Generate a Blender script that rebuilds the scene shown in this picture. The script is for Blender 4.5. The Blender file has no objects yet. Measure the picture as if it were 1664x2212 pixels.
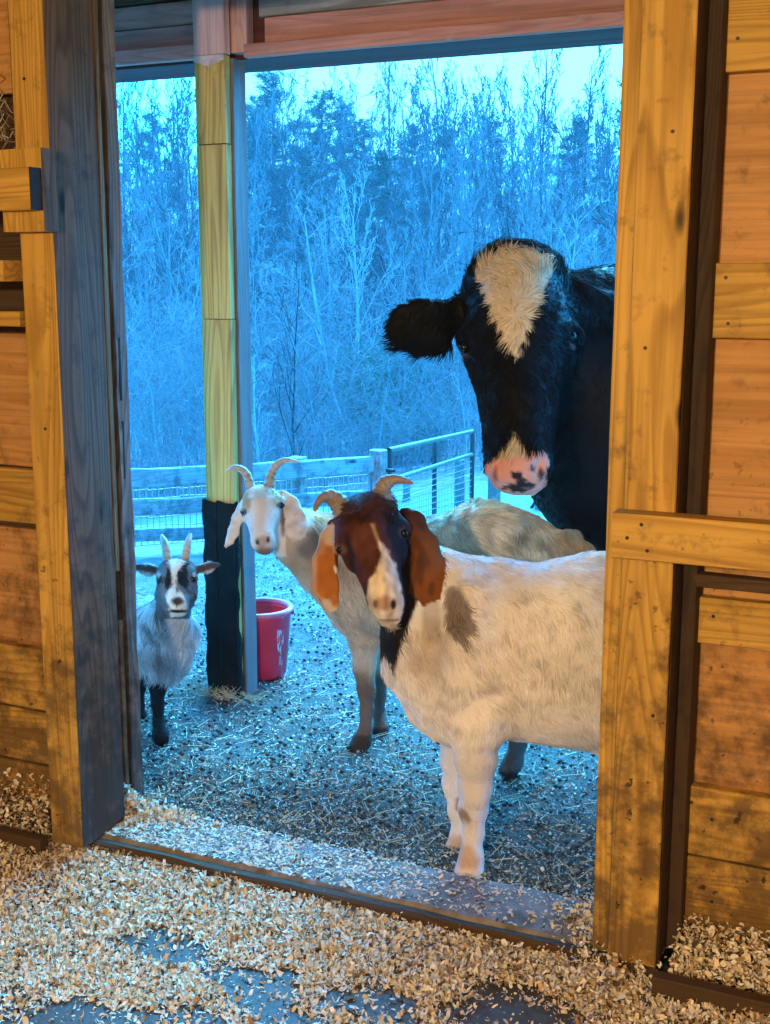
import bpy, math, random
import numpy as np
from mathutils import Vector, Matrix
S = bpy.context.scene
COL = S.collection
random.seed(7); RNG = np.random.default_rng(7)

# ------------------------------------------------------------------ camera
F = 2680.0; CX, CY = 832.0, 1106.0; CAMH = 1.6
PSI = math.radians(24.5); PIT = math.radians(10.7)
cam = bpy.data.cameras.new('camera'); cam_o = bpy.data.objects.new('camera', cam); COL.objects.link(cam_o)
cam.sensor_fit = 'VERTICAL'; cam.sensor_height = 24.0; cam.lens = 24.0 * F / 2212.0
cam.clip_start = 0.02; cam.clip_end = 600
cam_o.location = (0, 0, CAMH); cam_o.rotation_euler = (math.pi / 2 - PIT, 0, PSI)
S.camera = cam_o
FW = np.array([-math.sin(PSI) * math.cos(PIT), math.cos(PSI) * math.cos(PIT), -math.sin(PIT)])
RT = np.array([math.cos(PSI), math.sin(PSI), 0.0]); UP = np.cross(RT, FW); C0 = np.array([0, 0, CAMH])

# ------------------------------------------------------------------ sky
SUN_EL, SUN_AZ = math.radians(42), math.radians(-8)     # azimuth measured from +Y towards +X
W = bpy.data.worlds.new('World'); S.world = W; W.use_nodes = True
nt = W.node_tree; nt.nodes.clear(); N = nt.nodes.new; L = nt.links.new
sky = N('ShaderNodeTexSky'); sky.sky_type = 'NISHITA'; sky.sun_disc = False
sky.sun_elevation = SUN_EL; sky.sun_rotation = SUN_AZ; sky.dust_density = 2.0
tc = N('ShaderNodeTexCoord'); cl = N('ShaderNodeTexNoise'); cl.inputs['Scale'].default_value = 2.3
cl.inputs['Detail'].default_value = 5; L(tc.outputs['Generated'], cl.inputs['Vector'])
cr = N('ShaderNodeValToRGB'); cr.color_ramp.elements[0].position = .42; cr.color_ramp.elements[1].position = .62
L(cl.outputs['Fac'], cr.inputs['Fac'])
dt = N('ShaderNodeVectorMath'); dt.operation = 'DOT_PRODUCT'; dt.inputs[1].default_value = (-.36, .93, .1)
L(tc.outputs['Generated'], dt.inputs[0])
mr = N('ShaderNodeMapRange'); mr.inputs[1].default_value = .955; mr.inputs[2].default_value = .998; L(dt.outputs['Value'], mr.inputs[0])
ad = N('ShaderNodeMath'); ad.operation = 'MULTIPLY_ADD'; ad.inputs[1].default_value = .22; L(cr.outputs['Color'], ad.inputs[0]); L(mr.outputs[0], ad.inputs[2])
cm = N('ShaderNodeMixRGB'); cm.use_clamp = False
ti = N('ShaderNodeMixRGB'); ti.blend_type = 'MULTIPLY'; ti.inputs['Fac'].default_value = 1.0
L(sky.outputs['Color'], ti.inputs[1]); ti.inputs[2].default_value = SKY_TINT = (0.18, 4.6, 10.2, 1)
cm.inputs[1].default_value = (1, 1, 1, 1); L(ad.outputs[0], cm.inputs['Fac']); L(ti.outputs[0], cm.inputs[1])
cm.inputs[2].default_value = (2.2, 9.8, 14.0, 1)        # pale cloud
bg = N('ShaderNodeBackground'); bg.inputs['Strength'].default_value = 0.12
L(cm.outputs[0], bg.inputs['Color']); wo = N('ShaderNodeOutputWorld'); L(bg.outputs[0], wo.inputs[0])

def lamp(name, kind, loc, energy, col, **kw):
    l = bpy.data.lights.new(name, kind); l.energy = energy; l.color = col
    for k, v in kw.items(): setattr(l, k, v)
    o = bpy.data.objects.new(name, l); o.location = loc; COL.objects.link(o); return o
sun = lamp('sun', 'SUN', (0, 20, 20), 4.6, (.22, .63, 1.0), angle=math.radians(48))
d_ = Vector((math.sin(SUN_AZ) * math.cos(SUN_EL), math.cos(SUN_AZ) * math.cos(SUN_EL), math.sin(SUN_EL)))
sun.rotation_euler = (-d_).to_track_quat('-Z', 'Y').to_euler()
# the warm bulb that lights the inside of the barn
LAMP_P = (-.62, -1.45, 1.95)
lamp('barn_bulb', 'POINT', LAMP_P, 172, (1.0, .74, .40), shadow_soft_size=.07)
# added unseen fill bulb, brings warm light to the porch beam and jamb
lamp('far_fill', 'POINT', (1.7, -1.6, 2.25), 36, (1.0, .74, .42), shadow_soft_size=.07)

S.view_settings.view_transform = 'Standard'; S.view_settings.look = 'None'
S.view_settings.exposure = 1.32; S.view_settings.gamma = 1.0; S.view_settings.use_curve_mapping = False
S.render.engine = 'CYCLES'; S.cycles.use_denoising = True
S.cycles.max_bounces = 6; S.cycles.diffuse_bounces = 4; S.cycles.glossy_bounces = 2; S.cycles.transparent_max_bounces = 8
S.cycles.caustics_reflective = False; S.cycles.sample_clamp_indirect = 4.0

# ------------------------------------------------------------------ measuring helpers
def ray(px, py): return FW + RT * ((px - CX) / F) - UP * ((py - CY) / F)
def at(px, py, d): return C0 + ray(px, py) * d
def aty(px, py, y):
    r = ray(px, py); return C0 + r * (y / r[1])
def depth(p): return float((np.asarray(p) - C0) @ FW)
def gz(x, y):
    x = np.asarray(x, float); y = np.asarray(y, float)
    t = np.clip((y - 5.2) / 8.0, 0, 1); t = t * t * (3 - 2 * t)
    z = -t * (1.05 + .16 * np.clip(-5 - x, -4, 6))
    z = z + np.clip((y - 24) / 60, 0, None) ** 1.15 * 6.6
    return z + .03 * np.sin(x * 1.3 + y) * np.clip((y - 5) / 6, 0, 1)
def ground_at(px, py):
    r = ray(px, py); t = 2.0
    while t < 150:
        p = C0 + r * t
        if p[2] <= gz(p[0], p[1]): break
        t += .02
    return C0 + r * t

# ------------------------------------------------------------------ object helpers
def mesh_obj(name, v, f, mat=None, parent=None, smooth=False, loc=(0, 0, 0)):
    m = bpy.data.meshes.new(name); v = np.asarray(v, float).reshape(-1, 3)
    if isinstance(f, np.ndarray):
        m.vertices.add(len(v)); m.vertices.foreach_set('co', v.astype(np.float32).ravel())
        k = f.shape[1]; m.loops.add(f.size); m.loops.foreach_set('vertex_index', f.astype(np.int32).ravel())
        m.polygons.add(len(f)); m.polygons.foreach_set('loop_start', np.arange(0, f.size, k, dtype=np.int32))
        m.update(calc_edges=True)
    else:
        m.from_pydata([tuple(a) for a in v], [], [tuple(a) for a in f]); m.update()
    if smooth: m.polygons.foreach_set('use_smooth', np.ones(len(m.polygons), bool))
    o = bpy.data.objects.new(name, m); o.location = loc; COL.objects.link(o)
    if mat: m.materials.append(mat)
    if parent: o.parent = parent
    return o
def thing(name, label, cat, loc=(0, 0, 0), group=None):
    o = bpy.data.objects.new(name, None); o.location = loc; COL.objects.link(o)
    o.empty_display_size = .1
    return tag(o, label, cat, group)
def tag(o, label=None, cat=None, group=None, kind=None):
    if label: o['label'] = label
    if cat: o['category'] = cat
    if group: o['group'] = group
    if kind: o['kind'] = kind
    return o
def put(o, parent):          # parent without moving it
    o.parent = parent; o.matrix_parent_inverse = Matrix.Translation(-Vector(parent.location))
    return o
def board(name, x0, x1, y0, y1, z0, z1, mat, parent=None, axis=None, wob=.0006, bev=.0025, rot=0.0, lean=(0, 0)):
    """a sawn board: bevelled box cut into sections along its length, slightly uneven; origin at its centre"""
    c = np.array([(x0 + x1) / 2, (y0 + y1) / 2, (z0 + z1) / 2]); h = np.array([x1 - x0, y1 - y0, z1 - z0]) / 2
    ax = int(np.argmax(h)) if axis is None else axis
    a, b = [i for i in range(3) if i != ax]; n = max(2, int(h[ax] * 2 / .12)); bv = min(bev, h[a] * .4, h[b] * .4)
    ring = [(-h[a] + bv, -h[b]), (h[a] - bv, -h[b]), (h[a], -h[b] + bv), (h[a], h[b] - bv), (h[a] - bv, h[b]), (-h[a] + bv, h[b]), (-h[a], h[b] - bv), (-h[a], -h[b] + bv)]
    V = []; Fc = []
    for i in range(n + 1):
        s = -h[ax] + 2 * h[ax] * i / n
        for (p, q) in ring:
            w = [0, 0, 0]; w[ax] = s; w[a] = p + random.uniform(-wob, wob); w[b] = q + random.uniform(-wob, wob)
            w[0] += lean[0] * s; w[1] += lean[1] * s
            V.append(w)
    for i in range(n):
        for j in range(8): k = (j + 1) % 8; Fc.append((i * 8 + j, i * 8 + k, i * 8 + 8 + k, i * 8 + 8 + j))
    Fc.append(tuple(range(7, -1, -1))); Fc.append(tuple(range(n * 8, n * 8 + 8)))
    if ax == 1: Fc = [t[::-1] for t in Fc]
    o = mesh_obj(name, V, Fc, mat, None, False, tuple(c)); o.rotation_euler[1] = rot
    if parent: put(o, parent)
    return o
def tubes(segs, n=5):
    """segs: array (k,8) p0 r0 p1 r1 -> verts, quads"""
    s = np.asarray(segs, float); k = len(s); p0, r0, p1, r1 = s[:, :3], s[:, 3], s[:, 4:7], s[:, 7]
    d = p1 - p0; d /= np.maximum(np.linalg.norm(d, axis=1, keepdims=True), 1e-9)
    ref = np.where(np.abs(d[:, 2:3]) > .9, np.array([[1., 0, 0]]), np.array([[0, 0, 1.]]))
    u = np.cross(d, ref); u /= np.linalg.norm(u, axis=1, keepdims=True); w = np.cross(d, u)
    a = np.arange(n) * 2 * math.pi / n; ca, sa = np.cos(a)[None, :, None], np.sin(a)[None, :, None]
    rg = u[:, None] * ca + w[:, None] * sa
    V = np.concatenate([p0[:, None] + rg * r0[:, None, None], p1[:, None] + rg * r1[:, None, None]], 1).reshape(-1, 3)
    b = (np.arange(k) * 2 * n)[:, None]; j = np.arange(n)[None]; j2 = (j + 1) % n
    Q = np.stack([b + j, b + n + j, b + n + j2, b + j2], 2).reshape(-1, 4)
    return V, Q
def path_segs(pts, radii):
    return [list(pts[i]) + [radii[i]] + list(pts[i + 1]) + [radii[i + 1]] for i in range(len(pts) - 1)]
def sweep(name, pts, radii, mat, parent=None, n=10, smooth=True):
    """one closed tube along a bent path"""
    pts = np.asarray(pts, float); V = []; Fc = []; m = len(pts); u = None
    for i in range(m):
        t = pts[min(i + 1, m - 1)] - pts[max(i - 1, 0)]; t /= np.linalg.norm(t)
        if u is None: u = np.cross(t, [0, 0, 1.] if abs(t[2]) < .9 else [1., 0, 0])
        u = u - t * (u @ t); u /= np.linalg.norm(u); w = np.cross(t, u)
        for j in range(n):
            a = 2 * math.pi * j / n; V.append(pts[i] + (u * math.cos(a) + w * math.sin(a)) * radii[i])
    for i in range(m - 1):
        for j in range(n): k = (j + 1) % n; Fc.append((i * n + j, i * n + k, i * n + n + k, i * n + n + j))
    Fc.append(tuple(range(n - 1, -1, -1))); Fc.append(tuple(range((m - 1) * n, m * n)))
    o = mesh_obj(name, V, Fc, mat, None, smooth)
    if parent: put(o, parent)
    return o
def vnoise(P, scale, seed=0):
    """value noise in numpy, 0..1"""
    q = np.asarray(P, float) * scale + seed * 17.31; i = np.floor(q).astype(np.int64); f = q - i; f = f * f * (3 - 2 * f)
    def h(a, b, c):
        n = (a * 374761393 + b * 668265263 + c * 2147483647 + seed * 1013) & 0x7fffffff
        n = ((n ^ (n >> 13)) * 1274126177) & 0x7fffffff
        return ((n ^ (n >> 16)) & 0xffff) / 65535.0
    r = 0
    for a in (0, 1):
        for b in (0, 1):
            for c in (0, 1):
                w = (f[..., 0] if a else 1 - f[..., 0]) * (f[..., 1] if b else 1 - f[..., 1]) * (f[..., 2] if c else 1 - f[..., 2])
                r = r + w * h(i[..., 0] + a, i[..., 1] + b, i[..., 2] + c)
    return r

# ------------------------------------------------------------------ materials
def new_mat(name):
    m = bpy.data.materials.new(name); m.use_nodes = True; t = m.node_tree
    b = t.nodes['Principled BSDF']; return m, t, b
def ramp(t, fac, stops):
    r = t.nodes.new('ShaderNodeValToRGB'); e = r.color_ramp.elements
    while len(e) < len(stops): e.new(.5)
    for i, (p, c) in enumerate(stops): e[i].position = p; e[i].color = (*c, 1) if len(c) == 3 else c
    t.links.new(fac, r.inputs['Fac']); return r.outputs['Color']
def mix(t, fac, a, b, mode='MIX'):
    n = t.nodes.new('ShaderNodeMixRGB'); n.blend_type = mode
    for i, v in ((0, fac), (1, a), (2, b)):
        if hasattr(v, 'is_linked') or hasattr(v, 'links'): t.links.new(v, n.inputs[i])
        else: n.inputs[i].default_value = v if i == 0 else (*v, 1)
    return n.outputs[0]
def noise(t, vec, scale, detail=4, rough=.55, dist=0):
    n = t.nodes.new('ShaderNodeTexNoise'); n.inputs['Scale'].default_value = scale; n.inputs['Detail'].default_value = detail
    n.inputs['Roughness'].default_value = rough; n.inputs['Distortion'].default_value = dist
    if vec: t.links.new(vec, n.inputs['Vector'])
    return n.outputs['Fac']
def bump(t, b, h, strength, dist=.01):
    n = t.nodes.new('ShaderNodeBump'); n.inputs['Strength'].default_value = strength; n.inputs['Distance'].default_value = dist
    t.links.new(h, n.inputs['Height']); t.links.new(n.outputs['Normal'], b.inputs['Normal'])
def coords(t, scale=(1, 1, 1), kind='Object', rnd=True):
    c = t.nodes.new('ShaderNodeTexCoord'); m = t.nodes.new('ShaderNodeMapping'); m.inputs['Scale'].default_value = scale
    t.links.new(c.outputs[kind], m.inputs['Vector'])
    if rnd:
        o = t.nodes.new('ShaderNodeObjectInfo'); k = t.nodes.new('ShaderNodeMath'); k.operation = 'MULTIPLY'; k.inputs[1].default_value = 23.7
        t.links.new(o.outputs['Random'], k.inputs[0]); a = t.nodes.new('ShaderNodeVectorMath'); a.operation = 'ADD'
        t.links.new(m.outputs[0], a.inputs[0]); t.links.new(k.outputs[0], a.inputs[1]); return a.outputs[0]
    return m.outputs[0]
def wood(name, axis, light, dark, dirt=.35, dirtcol=(.07, .04, .02), rough=.62, knots=True, spots=.0, grain=1.0, zdirt=True):
    m, t, b = new_mat(name)
    st = [9, 9, 9]; st[axis] = .55; v = coords(t, tuple(st))
    # plain-sawn grain: contour lines of a stretched noise field, each ring ending in a dark latewood line
    fld = noise(t, v, .75, 1.5, .4, .3); mu = t.nodes.new('ShaderNodeMath'); mu.operation = 'MULTIPLY'; mu.inputs[1].default_value = 26 * grain; t.links.new(fld, mu.inputs[0])
    w = t.nodes.new('ShaderNodeMath'); w.operation = 'FRACT'; t.links.new(mu.outputs[0], w.inputs[0])
    g = ramp(t, w.outputs[0], [(0, (.35, .35, .35)), (.10, (1, 1, 1)), (.55, (.85, .85, .85)), (.9, (.12, .12, .12)), (1, (.30, .30, .30))])
    col = mix(t, g, dark, light)
    st2 = [70, 70, 70]; st2[axis] = 2.5; v2 = coords(t, tuple(st2)); fine = noise(t, v2, 1.0, 3)
    f2 = ramp(t, fine, [(.34, (.74, .74, .74)), (.56, (1.06, 1.06, 1.06))]); col = mix(t, .8, col, f2, 'MULTIPLY')
    st3 = [2.2, 2.2, 2.2]; st3[axis] = .9; big = noise(t, coords(t, tuple(st3)), 1.6, 5, .6)
    f3 = ramp(t, big, [(.3, (.80, .77, .74)), (.7, (1.10, 1.08, 1.04))]); col = mix(t, 1.0, col, f3, 'MULTIPLY')
    if knots:
        sk = [7, 7, 7]; sk[axis] = 2.4; vo = t.nodes.new('ShaderNodeTexVoronoi'); vo.inputs['Scale'].default_value = 1.0
        vo.inputs['Randomness'].default_value = 1.0; t.links.new(coords(t, tuple(sk)), vo.inputs['Vector'])
        k = ramp(t, vo.outputs['Distance'], [(.05, (0, 0, 0)), (.11, (1, 1, 1))]); col = mix(t, .85, col, k, 'MULTIPLY')
    # dirt: blotches that follow the stock's height rubbing and kicking up
    geo = t.nodes.new('ShaderNodeNewGeometry'); sx = t.nodes.new('ShaderNodeSeparateXYZ'); t.links.new(geo.outputs['Position'], sx.inputs[0])
    zr = t.nodes.new('ShaderNodeMapRange'); zr.inputs[1].default_value = 0; zr.inputs[2].default_value = 1.1
    zr.inputs[3].default_value = .27 if zdirt else 0; zr.inputs[4].default_value = 0; t.links.new(sx.outputs['Z'], zr.inputs[0])
    dn = noise(t, coords(t, (1, 1, 1)), 14, 8, .68); sm = t.nodes.new('ShaderNodeMath'); sm.operation = 'ADD'
    t.links.new(dn, sm.inputs[0]); t.links.new(zr.outputs[0], sm.inputs[1])
    dm = ramp(t, sm.outputs[0], [(.66 - dirt * .25, (0, 0, 0)), (.84 - dirt * .2, (1, 1, 1))])
    col = mix(t, dm, col, mix(t, .75, col, dirtcol))
    if spots > 0:
        dz = noise(t, coords(t, (1, 1, 1)), 34, 3, .5); sr = ramp(t, dz, [(.685 - spots * .03, (0, 0, 0)), (.72 - spots * .03, (1, 1, 1))])
        zz = t.nodes.new('ShaderNodeMapRange'); zz.inputs[1].default_value = 1.7; zz.inputs[2].default_value = .3; t.links.new(sx.outputs['Z'], zz.inputs[0])
        keep = noise(t, coords(t, (1, 1, 1)), 5, 2); kr = ramp(t, keep, [(.40, (0, 0, 0)), (.5, (1, 1, 1))])
        fm = mix(t, 1.0, mix(t, 1.0, sr, kr, 'MULTIPLY'), zz.outputs[0], 'MULTIPLY')
        col = mix(t, fm, col, (.05, .028, .015))
    t.links.new(col, b.inputs['Base Color']); b.inputs['Roughness'].default_value = rough
    b.inputs['Specular IOR Level'].default_value = .3
    hm = t.nodes.new('ShaderNodeMath'); hm.operation = 'ADD'; t.links.new(fine, hm.inputs[0]); t.links.new(w.outputs[0], hm.inputs[1])
    bump(t, b, hm.outputs[0], .35, .003)
    return m
PINE = ((.64, .40, .085), (.42, .235, .04))
M = {
 'pine_v': wood('pine vertical', 2, *PINE, dirt=.35, spots=.8),
 'pine_h': wood('pine horizontal', 0, *PINE, dirt=.35, spots=1.0),
 'ply': wood('plywood panel', 0, (.62, .34, .12), (.50, .25, .075), dirt=.45, spots=1.0, knots=False, grain=.3),
 'post': wood('porch post', 2, (.72, .47, .13), (.45, .26, .06), dirt=.15, grain=.9, zdirt=False),
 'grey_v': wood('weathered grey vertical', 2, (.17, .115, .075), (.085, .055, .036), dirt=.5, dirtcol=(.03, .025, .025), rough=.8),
 'grey_h': wood('weathered grey horizontal', 0, (.42, .40, .38), (.2, .19, .18), dirt=.3, dirtcol=(.1, .08, .07), rough=.8),
 'edge_v': wood('splintered grey edge', 2, (.26, .21, .18), (.12, .095, .08), dirt=.45, dirtcol=(.03, .025, .025), rough=.8),
 'beam': wood('dark maroon beam', 0, (.13, .045, .05), (.10, .035, .04), dirt=.2, zdirt=False, knots=False),
 'dark_v': wood('dark old and shade vertical', 2, (.055, .034, .02), (.03, .018, .012), dirt=.5, rough=.8),  # near-black tone also stands in for shade on unlit faces
 'dark_h': wood('dark old horizontal', 0, (.10, .06, .03), (.05, .03, .015), dirt=.5, rough=.8),
 'cedar_v': wood('reddish strip', 2, (.50, .26, .10), (.28, .12, .05), dirt=.4, rough=.7),
 'red_h': wood('red painted horizontal', 0, (.66, .32, .27), (.52, .24, .20), dirt=.45, dirtcol=(.5, .40, .38), rough=.55, knots=False, zdirt=False),
 'red_v': wood('red painted vertical', 2, (.74, .46, .42), (.62, .36, .33), dirt=.25, dirtcol=(.6, .52, .5), rough=.55, knots=False, zdirt=False),
 'fence': wood('fence rail', 0, (.42, .42, .42), (.32, .32, .32), dirt=.0, dirtcol=(.1, .09, .08), rough=.8),
 'fence_v': wood('fence post wood', 2, (.42, .40, .37), (.27, .26, .24), dirt=.3, dirtcol=(.1, .09, .08), rough=.8),
 'roof': wood('roof boards', 1, (.22, .14, .08), (.12, .07, .04), dirt=.3, rough=.8, zdirt=False),
}
def simple(name, col, rough=.6, metal=0, nscale=0, namt=.3, bmp=0, spec=.4):
    m, t, b = new_mat(name)
    if nscale:
        n = noise(t, coords(t), nscale, 6, .6); c = ramp(t, n, [(.3, tuple(x * (1 - namt) for x in col)), (.7, tuple(min(1, x * (1 + namt)) for x in col))])
        t.links.new(c, b.inputs['Base Color'])
        if bmp: bump(t, b, n, bmp, .01)
    else: b.inputs['Base Color'].default_value = (*col, 1)
    b.inputs['Roughness'].default_value = rough; b.inputs['Metallic'].default_value = metal; b.inputs['Specular IOR Level'].default_value = spec
    return m
# ================================================================== ground
gx = np.unique(np.concatenate([np.linspace(-160, -14, 40), np.linspace(-14, 6, 130), np.linspace(6, 120, 24)]))
gy = np.unique(np.concatenate([np.linspace(-60, 2.9, 8), np.linspace(2.9, 9, 110), np.linspace(9, 30, 70), np.linspace(30, 200, 60)]))
GX, GY = np.meshgrid(gx, gy, indexing='ij'); GZ = gz(GX, GY) - .20 * (GY < 2.95) - .012
P_ = np.stack([GX, GY, GX * 0], -1)
fin = np.clip((GY - 2.95) / .3, 0, 1)
GZ = GZ + fin * ((vnoise(P_, 2.2, 3) - .5) * .035 + (vnoise(P_, 7, 4) - .5) * .02 + (vnoise(P_, 19, 5) - .5) * .012)
GZ = GZ + np.clip((GY - 22) / 5, 0, 1) * (vnoise(P_, .15, 6) - .5) * 1.2
nx, ny = GX.shape; idx = np.arange(nx * ny).reshape(nx, ny)
Q = np.stack([idx[:-1, :-1], idx[1:, :-1], idx[1:, 1:], idx[:-1, 1:]], -1).reshape(-1, 4)
def ground_mat():
    m, t, b = new_mat('yard mud and leaf litter')
    v = coords(t, (1, 1, 1), 'Object', False); geo = t.nodes.new('ShaderNodeNewGeometry')
    sx = t.nodes.new('ShaderNodeSeparateXYZ'); t.links.new(geo.outputs['Position'], sx.inputs[0])
    n1 = noise(t, v, 40, 8, .7); mud = ramp(t, n1, [(.3, (.020, .019, .017)), (.55, (.06, .056, .045)), (.7, (.15, .14, .12))])
    n2 = noise(t, v, 9, 8, .7); yard = ramp(t, n2, [(.32, (.07, .065, .06)), (.5, (.17, .16, .15)), (.68, (.30, .28, .26))])
    n3 = noise(t, v, 5, 8, .72); lit = ramp(t, n3, [(.3, (.03, .03, .03)), (.5, (.12, .095, .085)), (.68, (.34, .27, .25))])
    n4 = noise(t, v, 30, 6, .7); gra = ramp(t, n4, [(.3, (.05, .09, .04)), (.65, (.19, .27, .12))])
    f1 = t.nodes.new('ShaderNodeMapRange'); f1.inputs[1].default_value = 4.2; f1.inputs[2].default_value = 6.5; t.links.new(sx.outputs['Y'], f1.inputs[0])
    f2 = t.nodes.new('ShaderNodeMapRange'); f2.inputs[1].default_value = 14.5; f2.inputs[2].default_value = 16; t.links.new(sx.outputs['Y'], f2.inputs[0])
    c = mix(t, f1.outputs[0], mud, yard)
    # grass strip on the right, before the leaf litter
    gm = t.nodes.new('ShaderNodeMath'); gm.operation = 'MULTIPLY_ADD'; gm.inputs[1].default_value = .55
    t.links.new(sx.outputs['X'], gm.inputs[0]); t.links.new(sx.outputs['Y'], gm.inputs[2])
    f3 = t.nodes.new('ShaderNodeMapRange'); f3.inputs[1].default_value = 7.6; f3.inputs[2].default_value = 8.6; t.links.new(gm.outputs[0], f3.inputs[0])
    c = mix(t, f3.outputs[0], c, gra); c = mix(t, f2.outputs[0], c, lit)
    t.links.new(c, b.inputs['Base Color']); b.inputs['Roughness'].default_value = .85; bump(t, b, n1, .6, .02)
    return m
tag(mesh_obj('ground', np.stack([GX, GY, GZ], -1), Q, ground_mat(), smooth=True), 'trodden muddy yard with leaf litter rising into the wooded hillside', 'ground', kind='structure')

# ================================================================== barn shell (mostly behind the camera)
def floor_mat():
    m, t, b = new_mat('rubber stall mat'); v = coords(t, (1, 1, 1), 'Object', False)
    n = noise(t, v, 22, 7, .65); t.links.new(ramp(t, n, [(.3, (.035, .038, .045)), (.6, (.075, .08, .09)), (.8, (.20, .19, .18))]), b.inputs['Base Color'])
    b.inputs['Roughness'].default_value = .6; bump(t, b, n, .3, .01); return m
def slab(name, x0, x1, y0, y1, z0, z1, mat):
    V = [(x, y, z) for z in (z0, z1) for y in (y0, y1) for x in (x0, x1)]
    return mesh_obj(name, V, [(0, 2, 3, 1), (4, 5, 7, 6), (0, 1, 5, 4), (2, 6, 7, 3), (0, 4, 6, 2), (1, 3, 7, 5)], mat)
tag(slab('floor', -4.6, 2.6, -3.0, 2.84, -.10, -.045, floor_mat()), 'dark rubber floor of the barn stall under wood shavings', 'floor', kind='structure')
tag(slab('ceiling', -4.6, 2.6, -3.0, 2.9, 2.62, 2.70, M['roof']), 'dark board ceiling above the stall', 'ceiling', kind='structure')
for nm, a in (('wall_back', (-4.6, 2.6, -3.1, -3.0, 0, 2.62)), ('wall_left', (-4.7, -4.6, -3.1, 2.9, 0, 2.62)), ('wall_right', (2.6, 2.7, -3.1, 2.9, 0, 2.62))):
    tag(slab(nm, *a, M['ply']), 'plain board wall of the stall', 'wall', kind='structure')

# ------------------------------------------------------------------ wall right of the doorway
wr = thing('barn_wall', 'orange board and batten stall wall to the right of the doorway with one long nailed rail', 'wall', (-.2, 2.85, 0))
board('post', -.645, -.530, 2.70, 2.865, 0, 2.62, M['pine_v'], wr)
tag(board('door_trim', -.688, -.6475, 2.72, 2.955, 0, 2.62, M['pine_v'], wr), 'narrow doorway trim board with worn pale edge')
board('stud', -.5275, -.493, 2.80, 2.878, 0, 2.62, M['dark_v'], wr)  # dark tone stands in for the shade strip beside the post
board('panel', -.527, 2.6, 2.88, 2.90, .40, 2.62, M['ply'], wr, axis=0, wob=.0008)
board('shade_face', -.5285, -.5265, 2.71, 2.86, 0, 2.6, M['dark_v'], wr, axis=2)  # thin dark facing: shade of the post's unlit side put into colour
for z0, z1 in ((2.033, 2.30), (1.468, 1.632), (.762, .872)):
    board('girt', -.508, 2.6, 2.842, 2.878, z0, z1, M['pine_h'], wr, rot=.0)
for z0, z1 in ((.232, .405), (.030, .226), (-.04, .024)):
    board('plank', -.502, 2.6, 2.846, 2.90, z0, z1, M['pine_h'], wr)
rl = board('rail', -.655, 2.6, 2.640, 2.697, .992, 1.094, M['pine_h'], wr)
board('cleat', -.50, 2.6, 2.80, 2.84, .905, .935, M['dark_h'], wr)
board('base_board', -.52, 2.6, 2.62, 2.655, -.06, .022, M['dark_h'], wr)

# ------------------------------------------------------------------ wall left of the doorway
wl = thing('barn_wall', 'orange board stall wall to the left of the doorway with stacked blocks and grey jamb', 'wall', (-2.5, 2.85, 0))
board('post', -2.262, -2.1555, 2.645, 2.69, 0, 1.715, M['pine_v'], wl)
board('post', -2.262, -2.1555, 2.645, 2.69, 1.924, 2.62, M['pine_v'], wl)
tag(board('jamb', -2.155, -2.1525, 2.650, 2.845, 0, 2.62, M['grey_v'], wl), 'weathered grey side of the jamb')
board('dark_slot', -2.262, -2.205, 2.85, 2.905, 0, 2.62, M['dark_v'], wl)
tag(board('trim_strip', -2.262, -2.192, 2.905, 2.925, .75, 2.62, M['cedar_v'], wl), 'thin reddish strip inside the jamb')
tag(board('trim_strip', -2.262, -2.190, 2.905, 2.925, 0, .60, M['cedar_v'], wl), 'thin reddish strip inside the jamb')
tag(board('door_edge', -2.262, -2.186, 2.935, 2.99, 0, 2.62, M['edge_v'], wl, wob=.003), 'splintered grey outer edge of the doorway')
board('filler', -2.262, -2.182, 2.852, 2.89, .50, .80, M['grey_v'], wl)
for z0, z1 in ((1.02, 1.19), (1.25, 1.43)):
    board('strap_slot', -2.19, -2.1835, 2.948, 2.957, z0, z1, simple('black rubber strap', (.004, .004, .004), .7), wl)
board('panel', -4.6, -2.40, 2.87, 2.89, .86 + .19, 1.44, M['ply'], wl, axis=0, wob=.0008)
board('panel', -4.6, -2.40, 2.87, 2.89, .31, .86, M['ply'], wl, axis=0, wob=.0008)
board('panel', -4.6, -2.262, 2.90, 2.93, 0, 2.62, M['dark_h'], wl, axis=0)
board('girt', -4.6, -2.264, 2.84, 2.868, .885, 1.045, M['pine_h'], wl)
for z0, z1 in ((.310, .50), (.137, .303), (-.04, .130)):
    board('plank', -4.6, -2.264, 2.832, 2.865, z0, z1, M['pine_h'], wl)
board('base_board', -4.6, -2.268, 2.60, 2.635, -.06, .02, M['dark_h'], wl)
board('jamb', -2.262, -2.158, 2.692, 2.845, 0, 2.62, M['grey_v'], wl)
xb = aty(91, 400, 2.590)[0]; board('block', -2.27, xb, 2.592, 2.643, 1.716, 1.922, M['pine_v'], wl, axis=2)
tag(board('block_side', xb + .0005, xb + .003, 2.590, 2.643, 1.716, 1.922, M['grey_v'], wl, axis=2), 'grey side of the block with its shade in the colour')  # thin grey facing: the unlit side's shade is in its colour
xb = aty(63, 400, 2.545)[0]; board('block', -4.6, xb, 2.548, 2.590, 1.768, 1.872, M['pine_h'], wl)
tag(board('block_end', xb + .0005, xb + .003, 2.546, 2.590, 1.768, 1.872, simple('shaded stained board end', (.018, .010, .006), .8, nscale=60), wl, axis=2), 'dark end of the crossing board, shade and stain in its colour')  # thin dark cap: the board end's shade and stain as colour
board('block', -4.6, -2.285, 2.60, 2.70, 1.59, 1.645, M['pine_h'], wl)
board('block', -4.6, -2.29, 2.66, 2.72, 1.47, 1.51, M['pine_h'], wl)
board('block', -2.30, -2.266, 2.70, 2.83, 1.44, 1.60, M['grey_v'], wl)
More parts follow.
